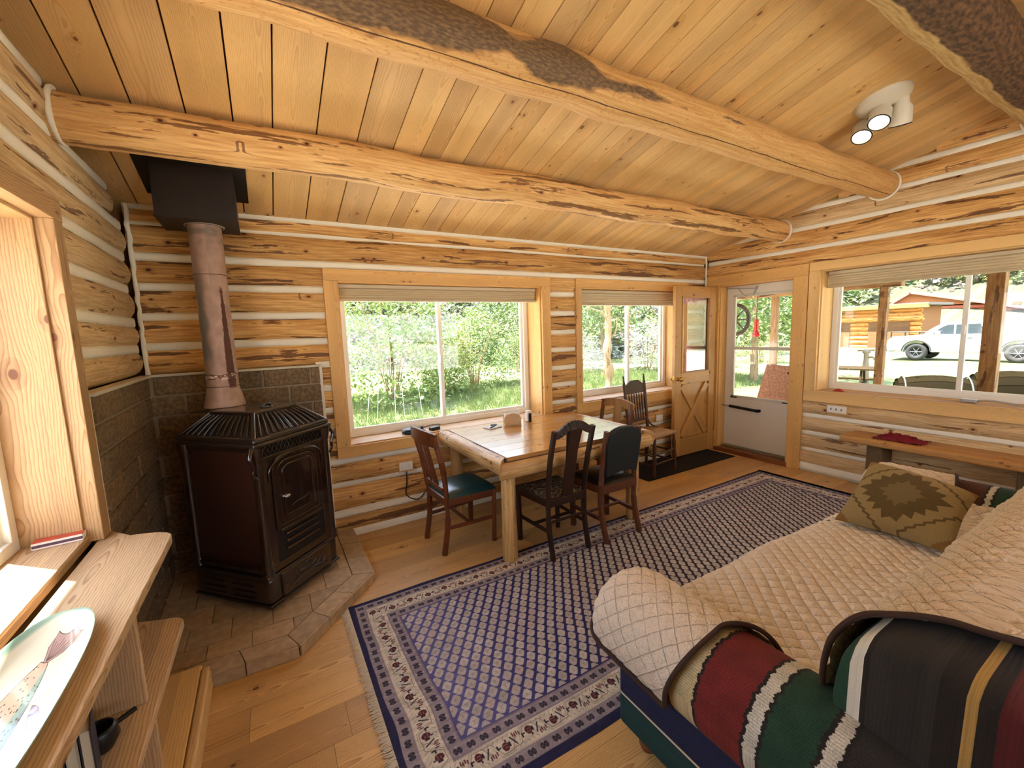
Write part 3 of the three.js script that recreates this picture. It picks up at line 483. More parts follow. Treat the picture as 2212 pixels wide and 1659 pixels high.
  // lattice strip under the rim
  P('lattice_back', bx(-hw + .02, hw - .02, .985, 1.05, hd - .02, hd - .004), enamelDark);
  const la = []; for (let i = 0; i < 16; i++) { const x = -.225 + i * .03; la.push(bar([x - .015, .99, hd + .001], [x + .015, 1.045, hd + .001], .004, .006, { nouv: 1, r: 0, up: [0, 0, 1] }), bar([x - .015, 1.045, hd + .001], [x + .015, .99, hd + .001], .004, .006, { nouv: 1, r: 0, up: [0, 0, 1] })); }
  P('lattice', merge(la));
  // rim, hipped grille, top plate
  P('rim', merge([bx(-hw - .03, hw + .03, 1.05, 1.075, -hd - .03, hd + .03, .01), bx(-hw - .018, hw + .018, 1.07, 1.098, -hd - .018, hd + .018, .012)]), castIron);
  const A = [hw + .008, hd + .008], B = [.155, .165], y0 = 1.094, y1 = 1.218, hip = new THREE.BufferGeometry(), c0 = [[-A[0], y0, A[1]], [A[0], y0, A[1]], [A[0], y0, -A[1]], [-A[0], y0, -A[1]]], c1 = [[-B[0], y1, B[1]], [B[0], y1, B[1]], [B[0], y1, -B[1]], [-B[0], y1, -B[1]]], pp = [];
  for (let i = 0; i < 4; i++) { const k = (i + 1) % 4; pp.push(...c0[i], ...c0[k], ...c1[k], ...c0[i], ...c1[k], ...c1[i]); } pp.push(...c1[0], ...c1[1], ...c1[2], ...c1[0], ...c1[2], ...c1[3]);
  hip.setAttribute('position', new THREE.Float32BufferAttribute(pp, 3)); hip.computeVertexNormals(); const lid = P('lid', hip, enamelDark);
  for (let i = 0; i < 4; i++) { const k = (i + 1) % 4; P('hip_rib', tube([c0[i], c1[i]], .011, { seg: 8 }), castIron, lid); P('lid_edge', tube([c1[i], c1[k]], .012, { seg: 8 }), castIron, lid); P('lid_edge', tube([c0[i], c0[k]], .012, { seg: 8 }), castIron, lid);
    const n = 12; for (let j = 1; j < n; j++) { const s = j / n, L3 = (p, q, s) => [mix(p[0], q[0], s), mix(p[1], q[1], s), mix(p[2], q[2], s)], lo = L3(c0[i], c0[k], s), hi = L3(c1[i], c1[k], s), a = L3(lo, hi, .1), b = L3(lo, hi, .9), md = L3(a, b, .5); md[1] += .008; P('grille_rib', tube(curve([a, md, b], 6), .0065, { seg: 6 }), castIron, lid); } }
  P('top_plate', bx(-B[0], B[0], y1 - .004, y1 + .012, -B[1], B[1], .006), castIron, lid);
  P('top_scroll', merge([tube(curve([[-.03, 1.235, .1], [-.02, 1.25, .11], [0, 1.255, .115], [.02, 1.25, .11], [.03, 1.235, .1]], 12), .006, { seg: 6 }), new THREE.TorusGeometry(.03, .006, 6, 16).rotateX(Math.PI / 2).translate(0, 1.234, .1)]), castIron, lid);
}
// flue: painted pipe with rusty seam, and the black ceiling box
const flueTex = tex(512, 1024, (u, v) => {
  const y = v * 1.2, a = u, g = fbm(u * 5, v * 9, 3), f = n2(u * 60, v * 150); let c = mix3([172, 142, 126], [150, 120, 104], clamp(.5 + g)); c = [c[0] + f * 4, c[1] + f * 4, c[2] + f * 4];
  const paintedShade = sm(.06, .0, Math.abs(a - .87) - .02 + .03 * n2(3, v * 5)) * sm(.3, .4, v) * sm(.97, .6, v); c = mix3(c, [92, 92, 84], paintedShade * .75); c = mix3(c, [92, 84, 72], sm(.9, 1, v) * .5 * sm(-.3, .5, n2(u * 6, v * 20)));  // grey shade on the left side of the pipe painted into its colour
  const w = .012 + .03 * sm(.72, .3, v) + .006 * n2(1, v * 30), k = sm(w + .006, w, Math.abs(a - .12 + .03 * v)) * sm(.2, .22, v) * sm(.74, .70, v); c = mix3(c, mix3([96, 44, 26], [56, 26, 16], clamp(.5 + f)), k);
  if (v < .285 && v > .255) { const sp = fbm(u * 14, v * 40, 3); c = mix3(c, [104, 54, 34], sm(.1, .25, sp)); c = mix3(c, [226, 206, 190], sm(.15, .25, fbm(u * 12 + 9, v * 50, 3)) * .8); }
  return c;
}, { clamp: false });
{
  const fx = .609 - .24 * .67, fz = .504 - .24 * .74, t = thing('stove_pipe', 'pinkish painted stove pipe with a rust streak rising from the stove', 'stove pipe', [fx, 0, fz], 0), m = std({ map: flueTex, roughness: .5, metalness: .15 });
  const lat = (pts) => { const g = new THREE.LatheGeometry(pts.map((q) => new THREE.Vector2(...q)), 32), p = g.attributes.position, uv = g.attributes.uv; for (let i = 0; i < p.count; i++) uv.setY(i, (p.getY(i) - 1.1) / 1.2); return g; };
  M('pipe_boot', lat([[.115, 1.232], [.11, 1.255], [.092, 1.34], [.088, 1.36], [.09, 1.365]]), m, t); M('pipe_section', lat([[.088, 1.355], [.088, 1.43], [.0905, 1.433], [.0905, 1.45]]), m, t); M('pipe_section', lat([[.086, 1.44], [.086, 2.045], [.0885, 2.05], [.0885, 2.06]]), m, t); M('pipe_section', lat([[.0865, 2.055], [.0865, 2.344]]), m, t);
  M('seam_band', new THREE.TorusGeometry(.089, .0025, 6, 36).rotateX(Math.PI / 2).translate(0, 1.435, 0), flat('#5a3626', .7), t); M('seam_band', new THREE.TorusGeometry(.0885, .0022, 6, 36).rotateX(Math.PI / 2).translate(0, 2.05, 0), flat('#5a3626', .7), t); M('seam_band', new THREE.TorusGeometry(.09, .0022, 6, 36).rotateX(Math.PI / 2).translate(0, 1.36, 0), flat('#5a3626', .7), t);
  const b = thing('chimney_box', 'black metal support box where the stove pipe meets the ceiling', 'chimney box'), bm = flat('#1d130c', .55, { metalness: .2 });
  M('box', bx(.237, .626, 2.348, 2.64, .14, .5, .003), bm, b); M('rim', merge([bx(.233, .63, 2.345, 2.352, .136, .504)]), bm, b); const rg = new THREE.TorusGeometry(.098, .006, 6, 32).rotateX(Math.PI / 2).translate(fx, 2.344, fz); M('pipe_ring', rg, flat('#8f8474', .4, { metalness: .6 }), b);
  const pl = bx(.17, .695, 0, .006, .17, .64); pl.rotateX(-Math.atan(.257)).translate(0, 2.508, 0); M('ceiling_plate', pl, flat('#120d09', .7), b);
}
// ------------------------------------------------------------------ dining table and chairs
const tableTop = phys({ map: pineA, roughness: .2, color: new THREE.Color(.66, .5, .36), clearcoat: .5, clearcoatRoughness: .12 }), tableLog = lm(logC, { roughness: .45, color: new THREE.Color(.95, .84, .66) });
{
  const H = .785, x0 = 2.0, x1 = 3.44, z0 = .03, z1 = 1.16, t = thing('dining_table', 'square log edged pine dining table by the window', 'table', [2.72, 0, .6]), r = .06, q = (g) => T(g, -2.72, 0, -.6);
  const nb = 7; for (let i = 0; i < nb; i++) { const a = mix(z0 + .03, z1 - .035, i / nb), b = mix(z0 + .03, z1 - .035, (i + 1) / nb); M('top_board', q(wb(0, x0 + .066, x1 - .066, H - .03, H, a + .0005, b - .0005, .002)), tableTop, t); }
  M('inlay_strip', q(merge([bx(x0 + .052, x0 + .066, H - .03, H - .004, z0 + .03, z1 - .035), bx(x1 - .066, x1 - .052, H - .03, H - .004, z0 + .03, z1 - .035), bx(x0 + .06, x1 - .06, H - .034, H - .028, z0 + .03, z0 + .05), bx(x0 + .06, x1 - .06, H - .034, H - .028, z1 - .055, z1 - .028)])), flat('#5b3a1e', .5), t);
  // half-log rails, rounded outside, flat on top
  const prof = new THREE.Shape(); prof.moveTo(0, 0); prof.lineTo(.055, 0); prof.bezierCurveTo(.085, -.015, .09, -.06, .075, -.09); prof.bezierCurveTo(.06, -.12, .03, -.125, 0, -.125);
  const rail = (L, mit) => { const g = new THREE.ExtrudeGeometry(prof, { depth: L, bevelEnabled: false, curveSegments: 8, steps: 12 }), p = g.attributes.position, uv = g.attributes.uv, s = R(0, 50); for (let i = 0; i < p.count; i++) { const z = p.getZ(i), x = p.getX(i), y = p.getY(i), e = Math.min(z, L - z); const wob = .006 * n2(z * 3 + s, y * 9); const k = e < 1e-3 ? x : 0; p.setX(i, x + (x > .06 ? wob : 0)); p.setZ(i, z < 1e-3 ? -x : z > L - 1e-3 ? L + x : z); uv.setXY(i, (p.getZ(i) + s) / LL, (x + y * 1.4) / LW); } g.deleteAttribute('normal'); g.computeVertexNormals(); return g; };
  const lx = x1 - x0 - .12, lz = z1 - z0 - .12;
  M('log_rail', q(rail(lx).rotateY(-Math.PI / 2).rotateY(0).translate(x1 - .06, H - .034, z1 - .075)), tableLog, t);
  M('log_rail', q(rail(lx).rotateY(Math.PI / 2).translate(x0 + .06, H - .034, z0 + .075)), tableLog, t);
  M('log_rail', q(rail(lz).rotateY(Math.PI).translate(x0 + .06, H - .004, z1 - .06)), tableLog, t);
  M('log_rail', q(rail(lz).translate(x1 - .06, H - .004, z0 + .06)), tableLog, t);
  for (const [x, z] of [[2.105, 1.055], [3.33, 1.055], [2.105, .12], [3.33, .12]]) M('leg', q(logGeo([x, z > 1 ? .007 : 0, z], [x, H - .04, z], .052, { r0: 1.06, r1: .98, seg: 16, step: .1, bend: 0 })), tableLog, t);
}
const leather = (c) => phys({ color: c, roughness: .3, clearcoat: .35, clearcoatRoughness: .25 });
function cushion(w, d, h, y, flare = 0) { // padded seat, domed
  return grid(26, 26, (s, t) => { const u = s * 2 - 1, v = t * 2 - 1, e = Math.min(1, Math.max(Math.abs(u), Math.abs(v))), k = Math.pow(1 - Math.pow(Math.abs(u), 6), .5) * Math.pow(1 - Math.pow(Math.abs(v), 6), .5); return [u * w / 2 * (1 + flare * v), y + h * (k * .75 + .25 * k * (1 - .5 * (u * u + v * v))), v * d / 2]; }, null, { flip: true });
}
// every chair is built facing +z, seat centre at x=z=0
function legsSet(t, m, o) { // front legs straight, rear legs sweep back into the posts
  for (const sx of [-1, 1]) {
    M('leg', bar([sx * (o.fw - .005), 0, o.fd - .01], [sx * o.fw, o.sh, o.fd], o.th ?? .034, o.th ?? .034), m, t);
    const a = merge(curve([[sx * o.rw, 0, -o.rd - (o.kick ?? .04)], [sx * o.rw, o.sh * .55, -o.rd], [sx * o.rw, o.sh, -o.rd], [sx * (o.tw ?? o.rw), (o.sh + o.top) / 2, -o.rd - o.lean * .35], [sx * (o.tw ?? o.rw), o.top, -o.rd - o.lean]], 10).reduce((acc, p, i, arr) => { if (i) acc.push(bar(arr[i - 1], [p[0], p[1] + .004, p[2]], o.pw ?? .03, o.pd ?? .036, { r: .004 })); return acc; }, []));
    M('back_leg', a, m, t);
  }
}
{ // chair with the green vinyl seat at the window end of the table
  const t = thing('dining_chair', 'brown wooden chair with shiny green vinyl seat beside the stove end of the table', 'chair', [1.95, 0, .55], Math.PI / 2 + .06), m = wood.walnut, o = { fw: .2, fd: .19, rw: .17, rd: .2, sh: .43, top: .92, lean: .09, tw: .2 };
  legsSet(t, m, o); M('seat_frame', merge([wb(0, -.2, .2, .375, .43, .17, .205), wb(0, -.17, .17, .375, .43, -.215, -.185), bar([-.2, .4, .19], [-.17, .4, -.2], .025, .055), bar([.2, .4, .19], [.17, .4, -.2], .025, .055)]), m, t);
  M('seat', cushion(.4, .41, .055, .43, .06).translate(0, 0, .005), leather('#0b3434'), t);
  M('crest_rail', grid(20, 8, (s, u) => { const x = (s * 2 - 1) * .23; return [x, .84 + .1 * u - .035 * (x / .23) ** 2 * (1 - u) * 0, -.285 - .035 * (1 - (x / .23) ** 2) + .0]; }, (s, u) => [s * .2, u * .1], { flip: false }), std({ map: oakTex, roughness: .4, color: new THREE.Color(.66, .5, .38), side: THREE.DoubleSide }), t);
  M('crest_block', merge(Array.from({ length: 10 }, (_, i) => { const x0 = -.23 + i * .046, x1 = x0 + .047, f = (x) => -.285 - .035 * (1 - (x / .23) ** 2); return bar([x0, .893 + .012 * Math.cos(i / 9 * Math.PI - Math.PI / 2), f(x0)], [x1, .893 + .012 * Math.cos((i + 1) / 9 * Math.PI - Math.PI / 2), f(x1)], .022, .095, { r: .004 }); })), m, t);
  for (const x of [-.06, 0, .06]) M('slat', bar([x, .5, -.215], [x * 1.15, .855, -.295], .028, .012), m, t);
  M('lower_rail', wb(0, -.165, .165, .485, .515, -.228, -.2), m, t); M('stretcher', bar([-.195, .2, .185], [-.17, .2, -.215], .02, .025), m, t); M('stretcher', bar([.195, .2, .185], [.17, .2, -.215], .02, .025), m, t); M('stretcher', bar([-.18, .2, -.02], [.18, .2, -.02], .02, .022), m, t);
}
{ // dark chair with a tall single splat
  const t = thing('dining_chair', 'dark brown wooden chair with single splat and tapestry seat at the table front', 'chair', [2.5, .0075, 1.03], Math.PI + .02), m = wood.dark, o = { fw: .19, fd: .19, rw: .165, rd: .18, sh: .44, top: .95, lean: .1, tw: .172, kick: .045, pw: .028, pd: .034 };
  legsSet(t, m, o); M('seat_frame', merge([wb(0, -.2, .2, .385, .44, .17, .205), wb(0, -.17, .17, .385, .44, -.2, -.17), bar([-.195, .412, .19], [-.165, .412, -.18], .025, .055), bar([.195, .412, .19], [.165, .412, -.18], .025, .055)]), m, t);
  const tap = tex(256, 256, (u, v) => { const k = fbm(u * 9, v * 9, 3), g = n2(u * 60, v * 60); return mix3(mix3([92, 76, 48], [52, 34, 22], sm(-.05, .05, k)), [140, 116, 74], sm(.25, .3, fbm(u * 7 + 30, v * 7, 2))).map((c) => c + g * 8); });
  M('seat', cushion(.37, .36, .03, .436, .06), std({ map: tap, roughness: .95 }), t);
  const arch = curve([[-.172, .925, -.278], [-.13, .93, -.28], [-.06, .972, -.284], [0, .985, -.286], [.06, .972, -.284], [.13, .93, -.28], [.172, .925, -.278]], 14);
  M('crest_rail', merge(arch.slice(1).map((p, i) => bar(arch[i], p, .026, .055, { r: .004 }))), m, t);
  M('splat', grid(6, 12, (s, u) => [(s - .5) * (.075 + .05 * Math.abs(u - .4) + .04 * u * u), .45 + u * .49, -.185 - .098 * u + .0], (s, u) => [u * .2, s * .1], { flip: true }), std({ map: oakTex, roughness: .4, color: new THREE.Color(.13, .105, .095), side: THREE.DoubleSide }), t); M('splat_core', bar([0, .45, -.188], [0, .95, -.286], .095, .012), m, t);
  for (const sx of [-1, 1]) M('stretcher', bar([sx * .185, .2, .18], [sx * .165, .2, -.19], .018, .024), m, t); M('stretcher', bar([-.175, .2, 0], [.175, .2, 0], .018, .022), m, t); M('stretcher', bar([-.165, .27, -.185], [.165, .27, -.185], .014, .02), m, t);
}
{ // chair with padded leather back
  const t = thing('dining_chair', 'wooden chair with padded dark green leather back and black seat at the table front', 'chair', [3.0, .0075, 1.05], Math.PI + .0), m = wood.oakMid, o = { fw: .19, fd: .17, rw: .175, rd: .17, sh: .44, top: .87, lean: .06, tw: .165, kick: .06, pw: .03, pd: .038, th: .04 };
  legsSet(t, m, o); M('seat_frame', merge([wb(0, -.2, .2, .375, .44, .15, .19), wb(0, -.18, .18, .375, .44, -.195, -.165), bar([-.195, .408, .17], [-.175, .408, -.17], .03, .064), bar([.195, .408, .17], [.175, .408, -.17], .03, .064)]), m, t);
  M('seat', cushion(.4, .37, .04, .44, .05), leather('#0d1412'), t);
  const s = new THREE.Shape(); s.moveTo(-.15, .03); s.quadraticCurveTo(0, .085, .15, .03); s.lineTo(.165, .3); s.bezierCurveTo(.16, .385, .06, .4, 0, .4); s.bezierCurveTo(-.06, .4, -.16, .385, -.165, .3); s.closePath();
  const bk = new THREE.ExtrudeGeometry(s, { depth: .026, bevelEnabled: true, bevelSize: .008, bevelThickness: .012, bevelSegments: 3, curveSegments: 12 }).rotateX(-.13).translate(0, .49, -.205); const p = M('back_pad', bk, flat('#0b100e', .75), t);
  const edge = s.getPoints(24).filter((q) => q.y > .1); const tw = []; for (let i = 0; i < 34; i++) { const a = Math.PI * (i / 33), x = -Math.cos(a) * .168, yy = .3 + Math.sin(a) * .1; tw.push(new THREE.SphereGeometry(.009, 8, 6).scale(1.2, 1, 1).translate(x, yy, .012)); } M('rope_edging', merge(tw).rotateX(-.13).translate(0, .49, -.205), m, p);
  for (const sx of [-1, 1]) M('stretcher', bar([sx * .185, .17, .165], [sx * .175, .17, -.19], .022, .028), m, t); M('stretcher', bar([-.175, .17, 0], [.175, .17, 0], .022, .022), m, t);
}
{ // pale oak chair pushed in at the far end
  const t = thing('dining_chair', 'pale oak chair with broad splat at the door end of the table', 'chair', [3.56, 0, .4], -Math.PI / 2 - .04), m = wood.paleOak, o = { fw: .18, fd: .17, rw: .2, rd: .17, sh: .43, top: .89, lean: .06, tw: .215, kick: .05, pw: .03, pd: .034 };
  legsSet(t, wood.oakMid, o); M('seat_frame', merge([wb(0, -.19, .19, .38, .43, .15, .185), wb(0, -.2, .2, .38, .43, -.19, -.16), bar([-.185, .405, .17], [-.2, .405, -.17], .03, .05), bar([.185, .405, .17], [.2, .405, -.17], .03, .05)]), wood.oakMid, t);
  M('seat', cushion(.4, .37, .035, .43, .02), leather('#14110e'), t);
  const cr = curve([[-.235, .875, -.225], [-.12, .9, -.24], [0, .908, -.245], [.12, .9, -.24], [.235, .875, -.225]], 12); M('crest_rail', merge(cr.slice(1).map((p, i) => bar([cr[i][0], cr[i][1] - .025, cr[i][2]], [p[0], p[1] - .025, p[2]], .024, .085, { r: .005 }))), m, t);
  M('splat', bar([0, .44, -.18], [0, .85, -.235], .11, .014), m, t);
}
{ // pressed-back spindle chair by the wall
  const t = thing('spindle_chair', 'dark press back spindle chair with cane seat beside the open door', 'chair', [4.42, .0085, .29], .12), m = wood.greyOak;
  const turned = (a, b, r, n = 3) => tube(line(a, b, 24), (s) => r * (.75 + .3 * Math.sin(s * Math.PI) + .16 * Math.sin(s * Math.PI * n * 2)), { seg: 10 });
  for (const sx of [-1, 1]) { M('leg', turned([sx * .2, 0, .18], [sx * .18, .43, .17], .02), m, t); M('leg', turned([sx * .19, 0, -.2], [sx * .17, .43, -.16], .019), m, t); M('back_post', merge([bar([sx * .175, .44, -.17], [sx * .185, 1.0, -.235], .03, .026), tube(line([sx * .185, 1.0, -.235], [sx * .187, 1.085, -.245], 6), (s) => .014 * (1 - .4 * s), { seg: 8 })]), m, t); M('arm_bracket', tube(curve([[sx * .18, .6, -.19], [sx * .195, .5, -.16], [sx * .2, .46, -.08], [sx * .2, .455, -.04]], 10), .011, { seg: 6 }), m, t); }
  M('seat', bx(-.21, .21, .43, .46, -.19, .2, .012), wood.paleOak, t);
  const sh = new THREE.Shape(); sh.moveTo(-.17, 0); sh.lineTo(.17, 0); sh.lineTo(.175, .1); sh.bezierCurveTo(.12, .105, .1, .15, .05, .15); sh.bezierCurveTo(.02, .15, -.02, .15, -.05, .15); sh.bezierCurveTo(-.1, .15, -.12, .105, -.175, .1); sh.closePath();
  M('crest_rail', new THREE.ExtrudeGeometry(sh, { depth: .012, bevelEnabled: true, bevelSize: .003, bevelThickness: .004, bevelSegments: 2 }).rotateX(-.11).translate(0, .87, -.232), wood.greyOak, t); M('lower_rail', bar([-.175, .56, -.185], [.175, .56, -.185], .016, .04), m, t);
  for (let i = 0; i < 6; i++) { const x = -.115 + i * .046; M('spindle', turned([x, .57, -.185], [x, .88, -.222], .0095, 4), m, t); }
  for (const y of [.14, .25]) { M('stretcher', turned([-.195, y, .178], [.195, y, .178], .011), m, t); for (const sx of [-1, 1]) M('stretcher', turned([sx * .19, y - .02, .17], [sx * .185, y - .02, -.18], .01), m, t); } M('stretcher', turned([-.185, .18, -.185], [.185, .18, -.185], .01), m, t);
}
{ const m = M('door_mat', bx(4.12, 5.66, .0, .008, .03, .53, .003), flat('#0c0b0d', .95)); tag(m, 'black rubber floor mat inside the porch door', 'mat'); }
// ------------------------------------------------------------------ shelf under the left window and what lies on it
{
  const t = thing('window_shelf', 'long pine shelf unit under the window beside the stove', 'shelf'), e = (x0, pts) => pts;
  const board = (y0, y1, xf, za, zb, ch) => { const s = new THREE.Shape(); s.moveTo(.024, -(za)); s.lineTo(xf - ch * .95, -(za + ch * .8)); s.quadraticCurveTo(xf - .004, -(za + ch * 1.0), xf, -(za + ch * 1.45)); s.lineTo(xf - .03, -zb); s.lineTo(.024, -zb); s.closePath();
    const g = new THREE.ExtrudeGeometry(s, { depth: y1 - y0 - .006, bevelEnabled: true, bevelSize: .003, bevelThickness: .003, bevelSegments: 2, curveSegments: 8 }); g.rotateX(-Math.PI / 2); g.translate(0, y0 + .003, 0); return woodUV(g, 2); };
  M('top_board', board(.8, .835, .28, 1.15, 3.3, .16), wood.light, t); M('lower_board', board(.425, .455, .285, 1.27, 3.3, .09), wood.light, t);
  M('bottom_board', wb(2, .024, .3, .075, .11, 1.22, 3.3, .006), wood.pineB, t); M('bottom_rail', wb(2, .3, .338, .0, .115, 1.25, 3.3, .012), wood.pineB, t);
  M('divider', wb(1, .03, .25, .455, .8, 1.84, 1.862), wood.light, t); M('divider', wb(1, .03, .25, .11, .425, 1.79, 1.812), wood.light, t); M('divider', wb(1, .03, .25, .455, .8, 2.75, 2.772), wood.light, t); M('divider', wb(1, .03, .25, .11, .425, 2.75, 2.772), wood.light, t);
}
{ // fish platter
  const tx = canvasTex(1024, 1024, (c, w, h) => {
    c.fillStyle = '#e9e2c6'; c.fillRect(0, 0, w, h);
    const g = c.createRadialGradient(512, 512, 484, 512, 512, 512); g.addColorStop(0, 'rgba(200,214,190,0)'); g.addColorStop(.6, 'rgba(176,200,178,.9)'); g.addColorStop(1, 'rgba(150,186,164,1)'); c.fillStyle = g; c.fillRect(0, 0, w, h);
    c.save(); c.translate(520, 560); c.rotate(.08); c.scale(1.55, 1.28);
    const body = () => { c.beginPath(); c.moveTo(30, -235); c.bezierCurveTo(90, -150, 130, 40, 90, 200); c.bezierCurveTo(70, 290, 20, 350, -20, 380); c.bezierCurveTo(-90, 330, -150, 180, -130, 20); c.bezierCurveTo(-120, -90, -60, -190, -20, -240); c.closePath(); };
    body(); c.fillStyle = '#e6b79a'; c.fill(); c.save(); body(); c.clip(); c.fillStyle = '#8fb0a0'; c.fillRect(40, -260, 200, 700); c.fillStyle = 'rgba(110,140,180,.55)'; c.fillRect(80, -200, 160, 620); c.fillStyle = 'rgba(232,200,120,.5)'; c.fillRect(-200, -240, 110, 640);
    c.fillStyle = '#3b3a34'; const q = mulberry(4); for (let i = 0; i < 260; i++) c.fillRect(-150 + q() * 290, -230 + q() * 590, 3 + q() * 7, 3 + q() * 5); c.restore();
    body(); c.strokeStyle = '#47443c'; c.lineWidth = 4; c.stroke();
    c.beginPath(); c.moveTo(0, -235); c.lineTo(-40, -300); c.lineTo(-30, -360); c.quadraticCurveTo(40, -330, 90, -370); c.quadraticCurveTo(130, -330, 160, -350); c.lineTo(90, -270); c.lineTo(30, -235); c.closePath(); c.fillStyle = '#b8968c'; c.fill(); c.strokeStyle = '#5a4a48'; c.lineWidth = 3; c.stroke(); for (let i = 0; i < 9; i++) { c.beginPath(); c.moveTo(10, -240); c.lineTo(-30 + i * 22, -330 + (i % 3) * 10); c.stroke(); }
    for (const [x, y, a, col] of [[150, -40, .9, '#8d86a0'], [140, 190, 1, '#7f86b4'], [-170, 120, -.8, '#b49a90']]) { c.save(); c.translate(x, y); c.rotate(a); c.beginPath(); c.moveTo(-50, 0); c.quadraticCurveTo(0, -60, 60, -20); c.quadraticCurveTo(40, 20, -50, 0); c.fillStyle = col; c.fill(); c.lineWidth = 2; c.stroke(); c.restore(); }
    c.restore();
  });
  const t = thing('serving_platter', 'oval cream platter painted with a trout and green rim on the shelf', 'platter', [.128, .836, 2.33]), se = (a, A, B) => { const c = Math.cos(a), s = Math.sin(a), n = 2 / 2.6; return [A * Math.sign(c) * Math.pow(Math.abs(c), n), B * Math.sign(s) * Math.pow(Math.abs(s), n)]; };
  const prof = [[0, .008], [.3, .008], [.62, .009], [.78, .014], [.9, .026], [.97, .036], [1, .04], [1.005, .037], [.98, .031], [.9, .018], [.78, .004], [.6, 0], [0, 0]];
  const g = grid(64, prof.length - 1, (s, u) => { const [k, y] = prof[Math.round(u * (prof.length - 1))], [x, z] = se(s * Math.PI * 2, .105 * k, .4 * k); return [x, y, z]; }, (s, u) => { const [k] = prof[Math.round(u * (prof.length - 1))], [x, z] = se(s * Math.PI * 2, .5 * k, .5 * k); return [.5 + x * .99, .5 - z * .99]; }, { flip: true });
  M('dish', g, phys({ map: tx, roughness: .12, clearcoat: .8, clearcoatRoughness: .05 }), t);
}
{ // match box on the sill
  const t = thing('matchbox', 'red white and blue kitchen match box on the window sill', 'matchbox', [-.075, .871, 1.3], .1);
  M('tray', bx(-.072, .072, .002, .024, -.028, .028), flat('#efe9dc', .8), t); M('sleeve', merge([bx(-.07, .07, .0, .003, -.03, .03), bx(-.07, .07, .024, .027, -.03, .03)]), flat('#c4553a', .7), t); M('striker', bx(-.07, .07, .007, .018, .029, .031), flat('#5b4354', .9), t); M('stripe', merge([bx(-.07, .07, .001, .007, .029, .0308), bx(-.07, .07, .018, .026, .029, .0308)]), flat('#e8ded0', .8), t);
}
{ // books and a black pot on the lower shelf
  const cols = ['#2a3040', '#c9c3b4', '#31384a', '#8e8a86', '#4b2f3c'], ls = ['navy book leaning nearest the front of the lower shelf', 'cream book between two dark books on the lower shelf', 'slate blue book in the middle of the lower shelf row', 'grey book beside the plum book on the lower shelf', 'plum book at the window end of the lower shelf row'];
  cols.forEach((c, i) => { const t = thing('book', ls[i], 'book', [.19 - i * .028, .456, 2.13], .25, 'books on the lower shelf'); M('cover', merge([bx(-.012, -.009, 0, .21, -.07, .07), bx(.009, .012, 0, .21, -.07, .07), bx(-.012, .012, 0, .21, -.073, -.068)]), flat(c, .6), t); M('pages', bx(-.009, .009, .004, .206, -.067, .066), flat('#d8d0bc', .9), t); });
  const t = thing('black_pot', 'small round black pot on the lower shelf beside the books', 'pot', [.17, .456, 2.0]); M('bowl', new THREE.LatheGeometry([[0, .001], [.03, .001], [.045, .03], [.042, .06], [.034, .07], [.03, .066], [.036, .05], [.03, .012], [0, .008]].map((q) => new THREE.Vector2(...q)), 24), blackPlastic, t); M('handle', bar([.03, .05, -.02], [.075, .055, -.05], .014, .01, { nouv: 1 }), blackPlastic, t);
}
